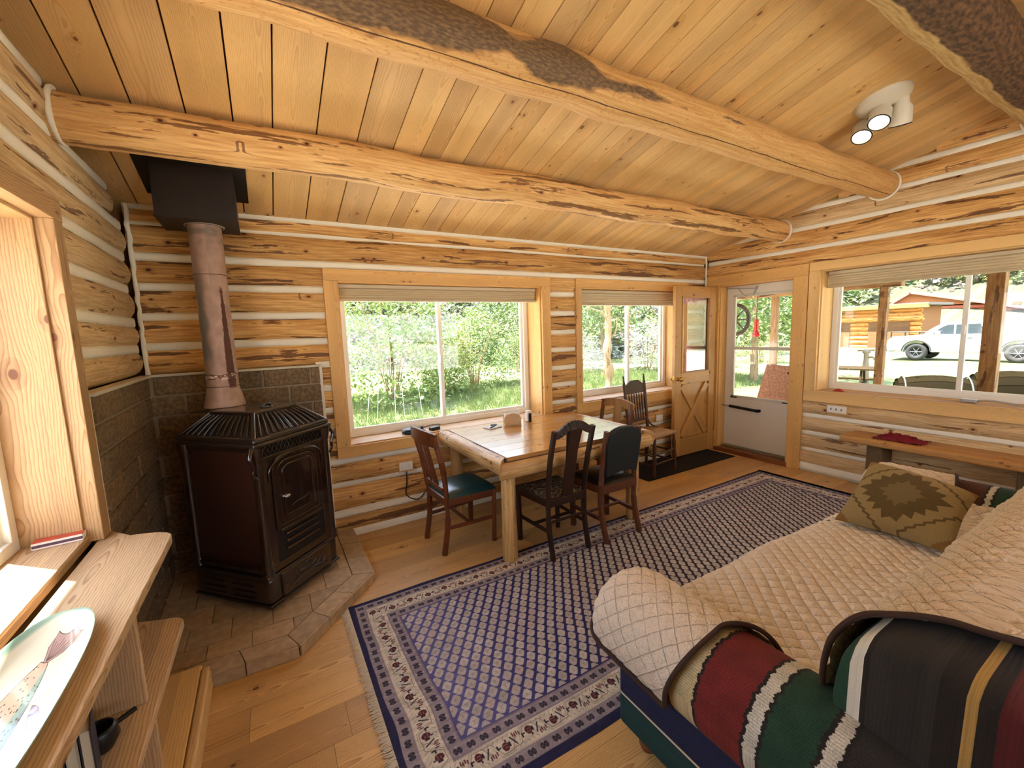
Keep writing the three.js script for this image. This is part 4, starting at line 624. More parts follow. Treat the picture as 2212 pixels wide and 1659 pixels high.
// ------------------------------------------------------------------ rug
{
  const X0 = .985, X1 = 5.36, Z0 = .985, Z1 = 2.405, LX = X1 - X0, LZ = Z1 - Z0, W = 2048, H = Math.round(W * LZ / LX);
  const map = canvasTex(W, H, (c, w, h) => {
    const k = w / LX, q = mulberry(99); c.scale(k, k); const rect = (i, col) => { c.fillStyle = col; c.fillRect(i, i, LX - 2 * i, LZ - 2 * i); };
    rect(0, '#27264c'); rect(.036, '#9d8f96'); rect(.094, '#d8cdb8'); rect(.1, '#ddd2c0'); rect(.192, '#8c7f86'); rect(.197, '#9d8f98'); rect(.25, '#857a84'); rect(.256, '#37346f');
    // field: ground colour shifts along the length, paler blue to dark brown
    for (let i = 0; i < 220; i++) { const x = .256 + (LX - .512) * i / 220, t = i / 220, n = .5 + .5 * n2(i * .09, 2), a = sm(.16, .04, t) * (.55 + .45 * n), b = sm(.15, .5, t); const col = mix3(mix3([46, 42, 104], [104, 100, 158], a), [46, 30, 38], b); c.fillStyle = `rgb(${col.map(Math.round)})`; c.fillRect(x, .256, (LX - .512) / 220 + .002, LZ - .512); }
    const px = .066, pz = .047; c.save(); c.beginPath(); c.rect(.262, .262, LX - .524, LZ - .524); c.clip();
    for (let j = -1; j < LZ / pz; j++) for (let i = -1; i < LX / px; i++) {
      const x = .27 + (i + (j % 2 ? .5 : 0)) * px, z = .27 + j * pz, v = q(), col = v < .1 ? '#c2b0ac' : v < .5 ? '#c9c0ba' : '#bdb3ae'; c.save(); c.translate(x, z); c.rotate(.1);
      c.fillStyle = col; c.beginPath(); c.moveTo(-.0265, .005); c.lineTo(-.016, -.012); c.lineTo(-.004, -.03); c.lineTo(.009, -.029); c.lineTo(.0265, -.004); c.lineTo(.016, .014); c.lineTo(.004, .03); c.lineTo(-.009, .028); c.closePath(); c.fill();
      c.fillStyle = '#a89c9c'; c.fillRect(-.011, -.007, .02, .003); c.fillRect(-.008, .006, .016, .0025); c.fillStyle = v > .6 ? '#b08a86' : '#a096a6'; c.fillRect(-.003, -.003, .006, .006); c.fillStyle = col; c.fillRect(.012, -.03, .009, .004); c.restore();
    } c.restore();
    // guard bands: paired rosettes
    const eight = (x, z, r) => { c.save(); c.translate(x, z); c.rotate(r); c.strokeStyle = '#2c2433'; c.lineWidth = .0045; for (const s of [-1, 1]) { c.beginPath(); c.ellipse(s * .0085, 0, .0065, .0115, 0, 0, 6.3); c.stroke(); c.beginPath(); c.moveTo(s * .0085, -.012); c.lineTo(s * .0085, .012); c.stroke(); } c.fillStyle = '#cfc4b8'; for (const s of [-1, 1]) c.fillRect(-.003, s * .019 - .002, .006, .004); c.restore(); };
    for (const d of [.065, .223]) { const nx = Math.round((LX - 2 * d) / .058), nz = Math.round((LZ - 2 * d) / .058); for (let i = 0; i <= nx; i++) { const x = d + (LX - 2 * d) * i / nx; eight(x, d, 0); eight(x, LZ - d, 0); } for (let i = 1; i < nz; i++) { const z = d + (LZ - 2 * d) * i / nz; eight(d, z, Math.PI / 2); eight(LX - d, z, Math.PI / 2); } }
    // main border: vine with blossoms
    const motif = (x, z, r, f) => { c.save(); c.translate(x, z); c.rotate(r); c.scale(1, f); c.strokeStyle = '#8f8378'; c.lineWidth = .003; c.beginPath(); c.moveTo(-.075, -.03); c.lineTo(-.045, .034); c.lineTo(.0, .034); c.lineTo(.03, -.03); c.lineTo(.075, -.03); c.stroke(); c.strokeStyle = '#b7aa98'; c.beginPath(); c.moveTo(-.075, -.02); c.lineTo(-.05, .042); c.lineTo(.006, .042); c.lineTo(.035, -.02); c.stroke();
      c.fillStyle = '#5b2428'; c.beginPath(); c.ellipse(-.02, .008, .015, .019, 0, 0, 6.3); c.fill(); c.fillStyle = '#b58f86'; for (let i = 0; i < 5; i++) c.fillRect(-.028 + (i % 3) * .007, -.002 + Math.floor(i / 3) * .012, .004, .005); c.fillStyle = '#2e2130'; c.fillRect(-.042, -.004, .008, .02); c.fillRect(.0, .0, .01, .006); c.fillRect(.01, -.012, .006, .02); c.fillRect(-.03, -.02, .006, .01); c.fillStyle = '#6d3438'; for (let i = 0; i < 4; i++) c.fillRect(.02 + i * .009, .008 + (i % 2) * .006, .005, .018); c.strokeStyle = '#9a8c80'; c.lineWidth = .0025; for (let i = 0; i < 5; i++) { c.beginPath(); c.moveTo(-.05 + i * .022, -.038); c.lineTo(-.04 + i * .022, -.026 + (i % 2) * .006); c.stroke(); } c.strokeStyle = '#2c2433'; c.lineWidth = .005; c.beginPath(); c.moveTo(.045, -.022); c.lineTo(.065, .02); c.stroke(); c.restore(); };
    const d = .146, nx = Math.round((LX - 2 * d) / .112), nz = Math.round((LZ - 2 * d) / .112); for (let i = 0; i <= nx; i++) { const x = d + (LX - 2 * d) * i / nx; motif(x, d, 0, i % 2 ? 1 : -1); motif(x, LZ - d, Math.PI, i % 2 ? 1 : -1); } for (let i = 1; i < nz; i++) { const z = d + (LZ - 2 * d) * i / nz; motif(d, z, -Math.PI / 2, i % 2 ? 1 : -1); motif(LX - d, z, Math.PI / 2, i % 2 ? 1 : -1); }
    // woven grain
    const im = c.getImageData(0, 0, w, h), p = im.data; for (let i = 0; i < p.length; i += 4) { const x = (i / 4) % w, y = Math.floor(i / 4 / w), f = 1 + .16 * (q() - .5) + .07 * n2(x * .02, y * .05) + .06 * n2(x * .004, y * .3); p[i] *= f; p[i + 1] *= f; p[i + 2] *= f; } c.putImageData(im, 0, 0);
  });
  const pile = tex(512, 512, (u, v) => .5 + .3 * n2(u * 150, v * 150) + .2 * n2(u * 60, v * 60), { data: true, repeat: true }); pile.repeat.set(14, 5);
  const t = thing('rug', 'long blue Persian style rug with cream border in front of the sofa', 'rug'), mat = std({ map, roughness: 1, bumpMap: pile, bumpScale: .004 });
  M('pile', grid(120, 40, (s, u) => { const e = Math.min(s, 1 - s, 1) * LX, f = Math.min(u, 1 - u) * LZ, wz = .008 * n2(s * 5, u > .5 ? 4 : 8) * (u < .02 || u > .98 ? 1 : .6), wx = .008 * n2(u * 4, 3); return [X0 + s * LX + wx, Math.min(.006, .0015 + Math.min(e, f) * 2) + .001 * n2(s * 30, u * 10), Z0 + u * LZ + wz]; }, (s, u) => [s, 1 - u], { flip: true }), mat, t);
  const fr = []; const q = mulberry(8); for (let i = 0; i < 420; i++) { const z = Z0 + LZ * (i + q()) / 420, l = .018 + q() * .022; fr.push(tube([[X0 + .008, .005, z], [X0 - l * .5, .006, z + (q() - .5) * .008], [X0 - l, .003, z + (q() - .5) * .02]], .0022, { seg: 4, cap: false })); } const fg = M('fringe', merge(fr), flat('#cfc3ae', 1), t); fg.userData.kind = 'stuff';
  const f2 = fr.map((g) => g.clone().scale(-1, 1, 1).translate(X0 + X1, 0, 0)); const fh = M('fringe', merge(f2), std({ color: '#cfc3ae', roughness: 1, side: THREE.DoubleSide }), t); fh.userData.kind = 'stuff';
}
// ------------------------------------------------------------------ sofa, quilted cover, cushion
const weave = tex(256, 256, (u, v) => .5 + .28 * Math.sin(u * 256 * Math.PI / 2) * .7 + .3 * n2(u * 60, v * 90), { data: true, repeat: true });
// striped blanket fabric: colour bands along u with ragged pale edges
function bandTex(bands, len, o = {}) {
  const W = 1024, H = 512; return tex(W, H, (u, v) => {
    const rag = .005 * n2(u * 5, v * 20) + .003 * n2(u * 15, v * 70), x = u * len + rag; let c = bands[bands.length - 1][1];
    for (const [e, col] of bands) if (x < e) { c = col; break; }
    if (c.zig) { const z = ((v * 22 + n2(0, v * 40) * .3) % 1 + 1) % 1, s0 = c.e0 + (c.e1 - c.e0) * (.25 + .5 * Math.abs(z - .5)); c = Math.abs(x - s0 - .01) < .011 ? c.zig : c.base; }
    const th = .9 + .16 * Math.sin(v * H * .9) * .5 + .1 * n2(u * 220, v * 50) + .07 * n2(u * 12, v * 7); return [c[0] * th, c[1] * th, c[2] * th];
  }, { clamp: true });
}
const C = { teal: [24, 62, 60], navy: [28, 34, 66], green: [34, 66, 46], red: [116, 36, 32], white: [206, 200, 182], cream: [196, 176, 132], char: [46, 42, 38], dark: [38, 32, 28], brown: [84, 48, 34], wine: [84, 28, 28] };
const fab = (map, o = {}) => std({ map, roughness: 1, bumpMap: weave, bumpScale: .0015, ...o });
const SX0 = 1.75, ARMC = [1.935, .452], ARMR = [.183, .17], ZA = 2.29, ZB = 3.5;
const armTexL = bandTex([[.15, C.teal], [.165, C.white], [.3, C.navy], [.42, C.char], [.445, C.dark], [.535, C.cream], [.545, C.dark], [.69, C.red], [.7, C.dark], [.735, C.white], [.745, C.dark], [.86, C.green], [.872, C.dark], [.905, C.white], [.915, C.dark], [1.21, C.char]], 1.21);
const armTexR = bandTex([[.3, C.cream], [.46, C.cream], [.47, C.dark], [.62, C.brown], [.63, C.dark], [.655, C.white], [.665, C.dark], [.9, C.green], [.93, C.white], [1.21, C.char]], 1.21);
const baseTex = bandTex([[.125, C.teal], [.13, C.dark], [.142, C.white], [.148, C.dark], [.285, C.navy], [.292, C.dark], [.31, C.white], [.325, C.char], [.6, C.navy]], .6);
const backTex = bandTex([[.05, C.green], [.06, C.green], [.09, C.white], [.1, C.dark], [.225, C.char], [.315, { zig: [176, 140, 76], base: C.dark, e0: .225, e1: .315 }], [.6, C.wine]], .6);
const QP = .072, stitch = (u, v) => { const a = Math.abs(((u + v) % 1 + 1.5) % 1 - .5), b = Math.abs(((u - v) % 1 + 1.5) % 1 - .5); return Math.min(a, b); };
const quiltTex = tex(512, 512, (u, v) => { const U = u * 4, V = v * 4, e = stitch(U, V), g = fbm(u * 12, v * 12, 3), f = n2(u * 120, v * 120), thread = e < .016 && Math.sin((U + V) * 70) > -.6 ? .72 : 1; return [216 + g * 8 + f * 4, 197 + g * 8 + f * 4, 174 + g * 8 + f * 4].map((q) => q * thread); }, { repeat: true });
const quiltBump = tex(512, 512, (u, v) => { const e = stitch(u * 4, v * 4); return .15 + .75 * Math.pow(clamp(e * 3.2), .5) + .12 * n2(u * 30, v * 30); }, { data: true, repeat: true });
const quiltMat = std({ map: quiltTex, roughness: .95, bumpMap: quiltBump, bumpScale: .009, side: THREE.DoubleSide }), bindMat = flat('#3a2318', .9);
const puff = (u, v, p = QP) => { const a = (u + v) / p, b = (u - v) / p; return .008 * Math.pow(Math.abs(Math.sin(Math.PI * a) * Math.sin(Math.PI * b)), .5) + .0025 * n2(u * 16, v * 16); };
function armSurface(cx, sgn, off) { // (z, angle) -> point on the rolled arm; angle 0 = outward, 90 = up
  return (z, a) => { const k = clamp((z - ZA) / .13), e = Math.sqrt(Math.max(0, 1 - (1 - k) * (1 - k))), rx = (ARMR[0] + off) * (.12 + .88 * e), ry = (ARMR[1] + off) * (.12 + .88 * e); return [cx - sgn * Math.cos(a) * rx, ARMC[1] + Math.sin(a) * ry, z - (k === 0 ? off : 0)]; };
}
const s = thing('sofa', 'long rolled arm sofa in green, red and navy striped blanket fabric', 'sofa');
for (const [cx, sg, mt] of [[ARMC[0], 1, armTexL], [4.39, -1, armTexR]]) {
  const f = armSurface(cx, sg, 0); M('arm', grid(60, 40, (u, v) => f(ZA + u * u * .1 + u * (ZB - ZA - .1), v * Math.PI * 2), (u, v, p) => [(p[2] - ZA) / 1.21, v * 1.1 / .6], { flip: sg > 0 }), fab(mt, { side: THREE.DoubleSide }), s);
  const x0 = sg > 0 ? 1.79 : 4.2, x1 = sg > 0 ? 2.1 : 4.52, g = bx(x0, x1, .075, .42, 2.465, ZB, .02), p = g.attributes.position, uv = g.attributes.uv; for (let i = 0; i < p.count; i++) uv.setXY(i, (p.getY(i) - .075) / .6, (p.getZ(i) + p.getX(i)) * 1.4); M('arm_base', g, fab(baseTex), s);
}
{
  const ub = (g) => { const p = g.attributes.position, uv = g.attributes.uv; for (let i = 0; i < p.count; i++) uv.setXY(i, (p.getY(i) - .075) / .6, (p.getZ(i) + p.getX(i)) * 1.4); return g; };
  M('seat_base', ub(bx(2.05, 4.25, .075, .34, 2.45, 3.3, .015)), fab(baseTex), s); M('seat_cushion', bx(2.06, 4.25, .33, .47, 2.425, 3.15, .045), fab(armTexR), s);
  const bk = bx(1.93, 4.3, .3, .86, 3.11, 3.56, .12), p = bk.attributes.position, uv = bk.attributes.uv, n = bk.attributes.normal; 
  const bg = grid(90, 48, (u, v) => { const a = v * Math.PI * 2, ca = Math.cos(a), sa = Math.sin(a), sp = (c, q) => Math.sign(c) * Math.pow(Math.abs(c), q), x = 1.9 + 2.4 * u, k = Math.min(u, 1 - u) * 2.4, e = Math.pow(1 - Math.pow(1 - clamp(k / .1), 2), .5) * .3 + .7; return [x, .56 + .3 * sp(sa, .62) * (u === 0 || u === 1 ? 0.02 : e), 3.335 + .225 * sp(ca, .62) * (u === 0 || u === 1 ? .02 : e)]; }, (u, v, q) => [(q[2] - 3.1) / .6, q[1] * 2 + q[0] * .3], { flip: false });
  M('backrest', bg, fab(backTex, { side: THREE.DoubleSide }), s); M('back_base', ub(bx(1.96, 4.25, .075, .5, 3.13, 3.54, .02)), fab(baseTex), s);
  for (const [x, z] of [[1.86, 2.56], [4.45, 2.56], [1.86, 3.44], [4.45, 3.44]]) M('foot', new THREE.LatheGeometry([[0, 0], [.03, 0], [.038, .02], [.036, .05], [.028, .076], [0, .076]].map((q) => new THREE.Vector2(...q)), 16).translate(x, 0, z), wood.oak, s);
}
{
  const q = thing('sofa_cover', 'cream diamond quilted cover with brown binding draped over the sofa', 'sofa cover');
  // seat
  const seatY = (x, z) => .478 + .02 * sm(2.42, 2.6, z) + .012 * Math.sin((x - 2.05) * 2.8) - .0 + .01 * n2(x * 2, z * 3);
  M('seat_panel', grid(230, 96, (u, v) => { const x = 2.04 + u * 2.22, t = v * .96; let y, z; if (t < .2) { const k = t / .2; z = 2.4 - .012 * Math.sin(k * 3.1); y = mix(.3, seatY(x, 2.42) - .03, k); } else { z = 2.4 + (t - .2); y = seatY(x, z) - .03 * (1 - sm(2.4, 2.47, z)); } const d = puff(x, t); const eL = sm(2.16, 2.04, x) * .05, eR = sm(4.14, 4.26, x) * .05, eB = sm(3.04, 3.16, z) * .05; return [x, y + (t > .2 ? d : d * .3) + eL + eR + eB, z - (t < .2 ? d : 0)]; }, (u, v) => [(2.04 + u * 2.22) / QP / 4, (v * .96) / QP / 4], { flip: true }), quiltMat, q);
  // left arm: wraps from the seat over the roll to the outside
  const zEnd = (a) => a > Math.PI / 2 ? mix(2.81, 2.9, (a - Math.PI / 2) / 1.3) : mix(2.735, 2.81, sm(-.45, 1.4, a)), fl = armSurface(ARMC[0], 1, .012), a0 = -.42, a1 = 3.75;
  const aLo = (z) => a0 + .22 * sm(2.75, 2.3, z);
  const armPt = (z, a, o) => { const p = fl(z, a), d = o ? .009 + o : puff(z + 3.1, a * .18), n = [-Math.cos(a), Math.sin(a)], k = clamp((z - ZA) / .13); p[0] += n[0] * d * (.3 + .7 * k); p[1] += n[1] * d * (.3 + .7 * k); p[2] -= d * (1 - k); return p; };
  M('arm_panel', grid(64, 90, (u, v) => { const a = mix(aLo(2.3 + u * .4), a1, v), z = ZA + u * (zEnd(a) - ZA); return armPt(z, a); }, (u, v, p) => [(p[2] + 3.1) / QP / 4, (mix(aLo(2.3 + u * .4), a1, v) * .18) / QP / 4], { flip: true }), quiltMat, q);
  const bind = [], nb = 80; for (let i = 0; i <= 40; i++) { const z = ZA + .02 + (i / 40) * (zEnd(a0) - ZA - .02); bind.push(armPt(z, aLo(z) , .004)); } const b2 = []; for (let i = 0; i <= 40; i++) { const a = mix(a0, 3.0, i / 40); b2.push(armPt(zEnd(a), a, .004)); }
  M('binding', tube(curve(bind.concat(b2.slice(1)).filter((_, i) => i % 3 === 0), 120), .0085, { seg: 8 }), bindMat, q);
  // far arm
  const fr = armSurface(4.39, -1, .012); const farPt = (z, a, o) => { const p = fr(z, a), d = o ?? puff(z, a * .18), k = clamp((z - ZA) / .13); p[0] += Math.cos(a) * d; p[1] += Math.sin(a) * d; return p; };
  const zR = (a) => mix(2.72, 2.8, sm(.4, 2.6, a)); M('arm_panel', grid(56, 90, (u, v) => { const a = mix(-.3, 3.75, v); return farPt(ZA + u * (zR(a) - ZA), a); }, (u, v, p) => [(p[2]) / QP / 4, (mix(-.3, 3.75, v) * .18) / QP / 4]), quiltMat, q);
  M('binding', tube(Array.from({ length: 50 }, (_, i) => { const a = mix(-.3, 3.0, i / 49); return farPt(zR(a) + .003, a, .01); }), .0085, { seg: 8 }), bindMat, q);
  // back: up the front of the backrest, over the crest and down behind; its end runs back along the top
  const pr = (t) => { const a = mix(-2.5, .35, t) + Math.PI * 1.0, sp = (c, k) => Math.sign(c) * Math.pow(Math.abs(c), k), ang = mix(Math.PI + .5, Math.PI * .18, t); return [.56 + .318 * sp(Math.sin(ang), .62), 3.335 + .243 * sp(Math.cos(ang), .62)]; };
  const xS = (t) => 1.985 + .05 * sm(.3, .5, t) + .2 * sm(.45, .95, t);
  const backPt = (x, t, o = 0) => { const [y, z] = pr(t), [y2, z2] = pr(Math.min(1, t + .01)), [y1, z1] = pr(Math.max(0, t - .01)), ty = y2 - y1, tz = z2 - z1, l = Math.hypot(ty, tz) || 1, d = (o ? .009 + o : puff(x, t * 1.05)) + .006 * n2(x * 3, t * 4); return [x, y + (tz / l) * d, z - (ty / l) * d]; };
  M('back_panel', grid(240, 110, (u, v) => backPt(xS(v) + u * (4.3 - xS(v)), v), (u, v, p) => [(p[0]) / QP / 4, (v * 1.05) / QP / 4], { flip: false }), quiltMat, q);
  M('binding', tube(Array.from({ length: 60 }, (_, i) => backPt(xS(i / 59) - .004, i / 59, .003)), .0085, { seg: 8 }), bindMat, q);
}
{ // cushion with a stepped diamond pattern, leaning on the far arm
  const map = canvasTex(512, 512, (c, w, h) => {
    c.fillStyle = '#8c764a'; c.fillRect(0, 0, w, h); const step = (cx, cy, r, n, col) => { c.fillStyle = col; const d = r / n; for (let i = -n; i <= n; i++) { const k = (n - Math.abs(i)) * d; c.fillRect(cx + i * d - d / 2, cy - k - d * .3, d + 1, 2 * k + d * .6); } };
    const saw = (cx, cy, R0, R1, n, col) => { c.fillStyle = col; c.beginPath(); for (let i = 0; i < n * 2; i++) { const a = i / (n * 2) * Math.PI * 2, r = i % 2 ? R0 : R1, kk = 1 / (Math.abs(Math.cos(a)) + Math.abs(Math.sin(a))) * .75 + .3; c.lineTo(cx + Math.cos(a) * r * kk, cy + Math.sin(a) * r * kk); } c.closePath(); c.fill(); };
    saw(256, 256, 165, 208, 18, '#57451f'); saw(256, 256, 78, 104, 12, '#6e5c38'); c.strokeStyle = '#5a4722'; c.lineWidth = 12; for (const [x, y] of [[0, 0], [512, 0], [0, 512], [512, 512]]) { c.beginPath(); for (let i = 0; i <= 14; i++) { const t = i / 14, a = x ? 512 - t * 215 : t * 215, b = y ? 512 - (1 - t) * 215 : (1 - t) * 215; c.lineTo(a + (i % 2 ? 8 : -8), b); } c.stroke(); step(x, y, 70, 6, '#7a5a2a'); }
    const im = c.getImageData(0, 0, w, h), p = im.data, q = mulberry(3); for (let i = 0; i < p.length; i += 4) { const f = 1 + .14 * (q() - .5); p[i] *= f; p[i + 1] *= f; p[i + 2] *= f; } c.putImageData(im, 0, 0);
  });
  const t = thing('cushion', 'tan and brown stepped diamond cushion leaning on the far sofa arm', 'cushion', [3.62, .655, 2.755]); { const up = new THREE.Vector3(.87, .5, -.02).normalize(), ax = new THREE.Vector3(.1, 0, -1).normalize(), nn = new THREE.Vector3().crossVectors(ax, up); t.quaternion.setFromRotationMatrix(new THREE.Matrix4().makeBasis(ax, up, nn)); }
  const half = (sg) => grid(40, 40, (u, v) => { const a = u * 2 - 1, b = v * 2 - 1, k = Math.pow((1 - a * a) * (1 - b * b), .45), pin = 1 - .07 * (1 - Math.abs(a * b)) * (Math.abs(a) > Math.abs(b) ? Math.abs(a) : Math.abs(b)) ** 4; const hh = b > 0 ? 1 - .42 * b * Math.pow(clamp((1 - a) / 2), 1.6) : 1; return [a * .255 * pin, b * .245 * pin * hh, sg * .075 * k]; }, null, { flip: sg < 0 });
  const tilt = (g) => g, mat = std({ map, roughness: 1, bumpMap: weave, bumpScale: .002 }); M('front', tilt(half(-1)), mat, t); M('back', tilt(half(1)), mat, t);
}
// ------------------------------------------------------------------ outdoors
const groundY = (x, z) => { const dx = Math.max(0, x - 8), dz = Math.max(0, -z - 2), d = Math.hypot(dx, dz * 1.05); return -.34 + .25 * sm(10, 22, -z) + 30 * sm(32, 104, d) + .06 * n2(x * .2, z * .2) * sm(3, 9, d) + 1.2 * n2(x * .05, z * .05) * sm(30, 50, d); };
{
  const lawnMap = tex(1024, 1024, (u, v) => { const x = -8 + u * 44, z = -24 + v * 32, g = fbm(x * .9, z * .9, 4), f = n2(x * 9, z * 9), f2 = n2(x * 3.3, z * 3.3); let c = mix3([78, 92, 44], [108, 112, 60], clamp(.5 + g + .3 * f2)); c = mix3(c, [128, 122, 76], sm(.15, .4, fbm(x * .35 + 9, z * .35, 3)) * .6);
    const road = sm(.28, .12, Math.abs(z + 13.5 - .25 * (x - 9) * .6 + 1.2 * n2(x * .12, 3)) / 8) * sm(6, 9, x), path = sm(1.2, .7, Math.abs(z + 5.4 + .25 * (x - 8))) * sm(6.4, 7.2, x) * sm(13, 11, x), pt = sm(-.1, .15, fbm(x * .8 + 4, z * .8, 3)); c = mix3(c, mix3([150, 142, 126], [120, 112, 98], clamp(.5 + f)), Math.max(road * pt, path)); c = mix3(c, mix3([208, 204, 194], [182, 177, 166], clamp(.5 + f)), Math.max(sm(5.9, 6.6, z), sm(-5.4, -4.9, z) * sm(9.5, 8.5, x) * sm(.3, -.1, z), sm(-.2, -.5, x))); c = mix3(c, mix3([84, 86, 58], [62, 70, 42], clamp(.5 + f2)), Math.max(sm(.8, .93, u), sm(.2, .07, v))); return c.map((q) => q * (1 + .12 * f)); }, { clamp: true });  // pale gravel close to the walls is added to bounce sun indoors
  const g = struct('ground', 'sunny lawn and gravel road with a pale bounce apron added around the cabin', 'lawn');
  const N = 150; M('terrain', grid(N, N, (s, t) => { const q = (k) => Math.sign(k) * Math.pow(Math.abs(k), 1.7), x = 8 + q(s * 2 - 1) * 120, z = -8 + q(t * 2 - 1) * 120, inside = x > -.3 && x < XR + .3 && z > -.3 && z < ZF + .2; return [x, inside ? -.5 : groundY(x, z), z]; }, (s, t, p) => [(p[0] + 8) / 44, (p[2] + 24) / 32], { flip: true }), std({ map: lawnMap, roughness: 1 }), g);
}
const leafMat = (c) => phys({ color: c, roughness: .9, transmission: .3, thickness: 0, side: THREE.DoubleSide });
const leafG = leafMat('#667c38'), leafY = leafMat('#7d8640'), leafD = leafMat('#546a30'), leafS = leafMat('#78806a'), pineN = leafMat('#5e7240'), barkM = lm(logC, { color: new THREE.Color(.4, .4, .4) });
// leaves as small folded blades gathered round many twig ends inside a volume
function foliage(seed, n, size, inside) {
  const q = mulberry(seed), pos = []; let tips = [];
  while (tips.length < n / 9) { const p = [q() * 2 - 1, q() * 2 - 1, q() * 2 - 1]; if (inside(p, q)) tips.push(p); }
  for (let i = 0; i < n; i++) { const c = tips[Math.floor(q() * tips.length)], o = [c[0] + (q() - .5) * .22, c[1] + (q() - .5) * .2, c[2] + (q() - .5) * .22], a = q() * 6.28, b = (q() - .5) * 2.2, s = size * (.6 + .8 * q()), d = [Math.cos(a) * Math.cos(b) * s, Math.sin(b) * s, Math.sin(a) * Math.cos(b) * s], w = [-Math.sin(a) * s * .3, (q() - .5) * s * .4, Math.cos(a) * s * .3];
    const A = o, B = [o[0] + d[0] * .5 + w[0], o[1] + d[1] * .5 + w[1], o[2] + d[2] * .5 + w[2]], Cc = [o[0] + d[0], o[1] + d[1], o[2] + d[2]], D = [o[0] + d[0] * .5 - w[0], o[1] + d[1] * .5 - w[1], o[2] + d[2] * .5 - w[2]]; pos.push(...A, ...B, ...Cc, ...A, ...Cc, ...D); }
  const g = new THREE.BufferGeometry(); g.setAttribute('position', new THREE.Float32BufferAttribute(pos, 3)); g.computeVertexNormals(); return g;
}
const ball = ([x, y, z], q) => { const r = Math.hypot(x, y, z); return r < 1 && r > .35 + q() * .4; }, dome = ([x, y, z], q) => { const r = Math.hypot(x, (y + 1) / 2 * 1.0, z); return r < .98 && r > .3 + q() * .5; }, coneF = ([x, y, z], q) => { const R0 = (1 - y) / 2 * .95 + .03, r = Math.hypot(x, z); return r < R0 && r > R0 * (.3 + .5 * q()) && ((y * 9 + 20) % 1 < .75); };
const fol = { ball: foliage(1, 5200, .075, ball), dome: foliage(2, 5600, .06, dome), dome2: foliage(5, 5200, .055, dome), cone: foliage(3, 4200, .1, coneF), small: foliage(4, 420, .22, dome) };
function plant(name, label, cat, geo, mat, x, z, w, h, o = {}) {
  const y = groundY(x, z), t = thing(name, label, cat, [x, y, z], o.turn ?? R(0, 6), o.group), f = new THREE.Mesh(geo, mat); f.castShadow = f.receiveShadow = true; f.name = 'foliage'; f.userData.kind = 'stuff'; const b = o.trunk ?? 0; f.scale.set(w, (h - b) / 2, w); f.position.y = b + (h - b) / 2; t.add(f);
  if (o.trunk) M('trunk', logGeo([0, -.1, 0], [.1, h * .75, .05], o.tr ?? .12, { r0: 1.2, r1: .3, seg: 10, step: .3, bend: .08 }), barkM, t); else for (let i = 0; i < (o.stems ?? 7); i++) { const a = i * 2.4, r = w * .55; M('stem', tube(curve([[Math.cos(a) * .12, -.05, Math.sin(a) * .12], [Math.cos(a) * r * .35, h * .3, Math.sin(a) * r * .35], [Math.cos(a) * r, h * .75, Math.sin(a) * r]], 8), (s) => .022 * (1 - .6 * s) * (o.thick ?? 1), { seg: 6 }), barkM, t); }
  return t;
}
plant('willow_bush', 'tall airy green willow filling the dining window', 'bush', fol.dome, leafG, 4.0, -9.4, 2.3, 4.6, { stems: 12 });
plant('willow_bush', 'dark dense bush at the foot of the tall willow', 'bush', fol.ball, leafY, 5.75, -9.6, 1.05, 2.3);
plant('willow_bush', 'rounded bush with bare reddish twigs by the gravel road', 'bush', fol.dome2, leafG, 7.6, -11.2, 1.7, 3.1, { stems: 16 });
plant('willow_bush', 'yellow green bush at the window corner beside the willow', 'bush', fol.dome2, leafY, 1.1, -12.4, 1.2, 1.8);
plant('willow_bush', 'small leafy bush on the lawn edge past the road', 'bush', fol.ball, leafD, 12.6, -18.2, 2.2, 3.8);
for (const [x, z, w, h, m, l] of [[13.6, -12.2, 1.2, 1.9, leafS, 'grey sage bush behind the lawn seen past the twisted trunk'], [16.2, -10.4, 1.2, 2.1, leafS, 'grey sage bush in the middle of the second window'], [19, -9.3, 1.3, 2.3, leafG, 'green bush at the lawn edge beside the open door'], [10.9, -13.2, 1.2, 2.2, leafG, 'green bush left of the twisted trunk'], [22.3, -8.6, 1.2, 2.2, leafY, 'pale bush seen through the open door glass']]) plant('sage_bush', l, 'bush', fol.dome2, m, x, z, w, h);
for (const [x, z, w, h, l] of [[15.4, -4.9, 2.3, 6.2, 'leafy yard tree behind the porch seen through the storm door'], [26.5, -13.5, 2.6, 8, 'leafy tree behind the yard tree seen at the storm door edge'], [18.5, -16, 2.6, 7, 'leafy tree beyond the sage bushes']]) plant('yard_tree', l, 'tree', fol.ball, leafG, x, z, w, h, { trunk: 1.3, tr: .12 });
[[62, -22, 3.4, 10], [64, -10, 3.4, 11], [62, -2.5, 3, 9.5], [66, 6, 3, 11], [61, 13, 3, 10], [72, -17, 3, 10]].forEach(([x, z, w, h], i) => plant('hillside_pine', ['pine on the hill above the flat roofed shed', 'tall pine on the hill above the red roof', 'pine on the hill behind the truck cab', 'pine on the hill right of the window mullion', 'pine at the right end of the hillside row', 'pine highest on the hill behind the shed'][i], 'tree', fol.cone, pineN, x, z, w, h, { trunk: .8, tr: .25, group: 'pines on the hillside' }));
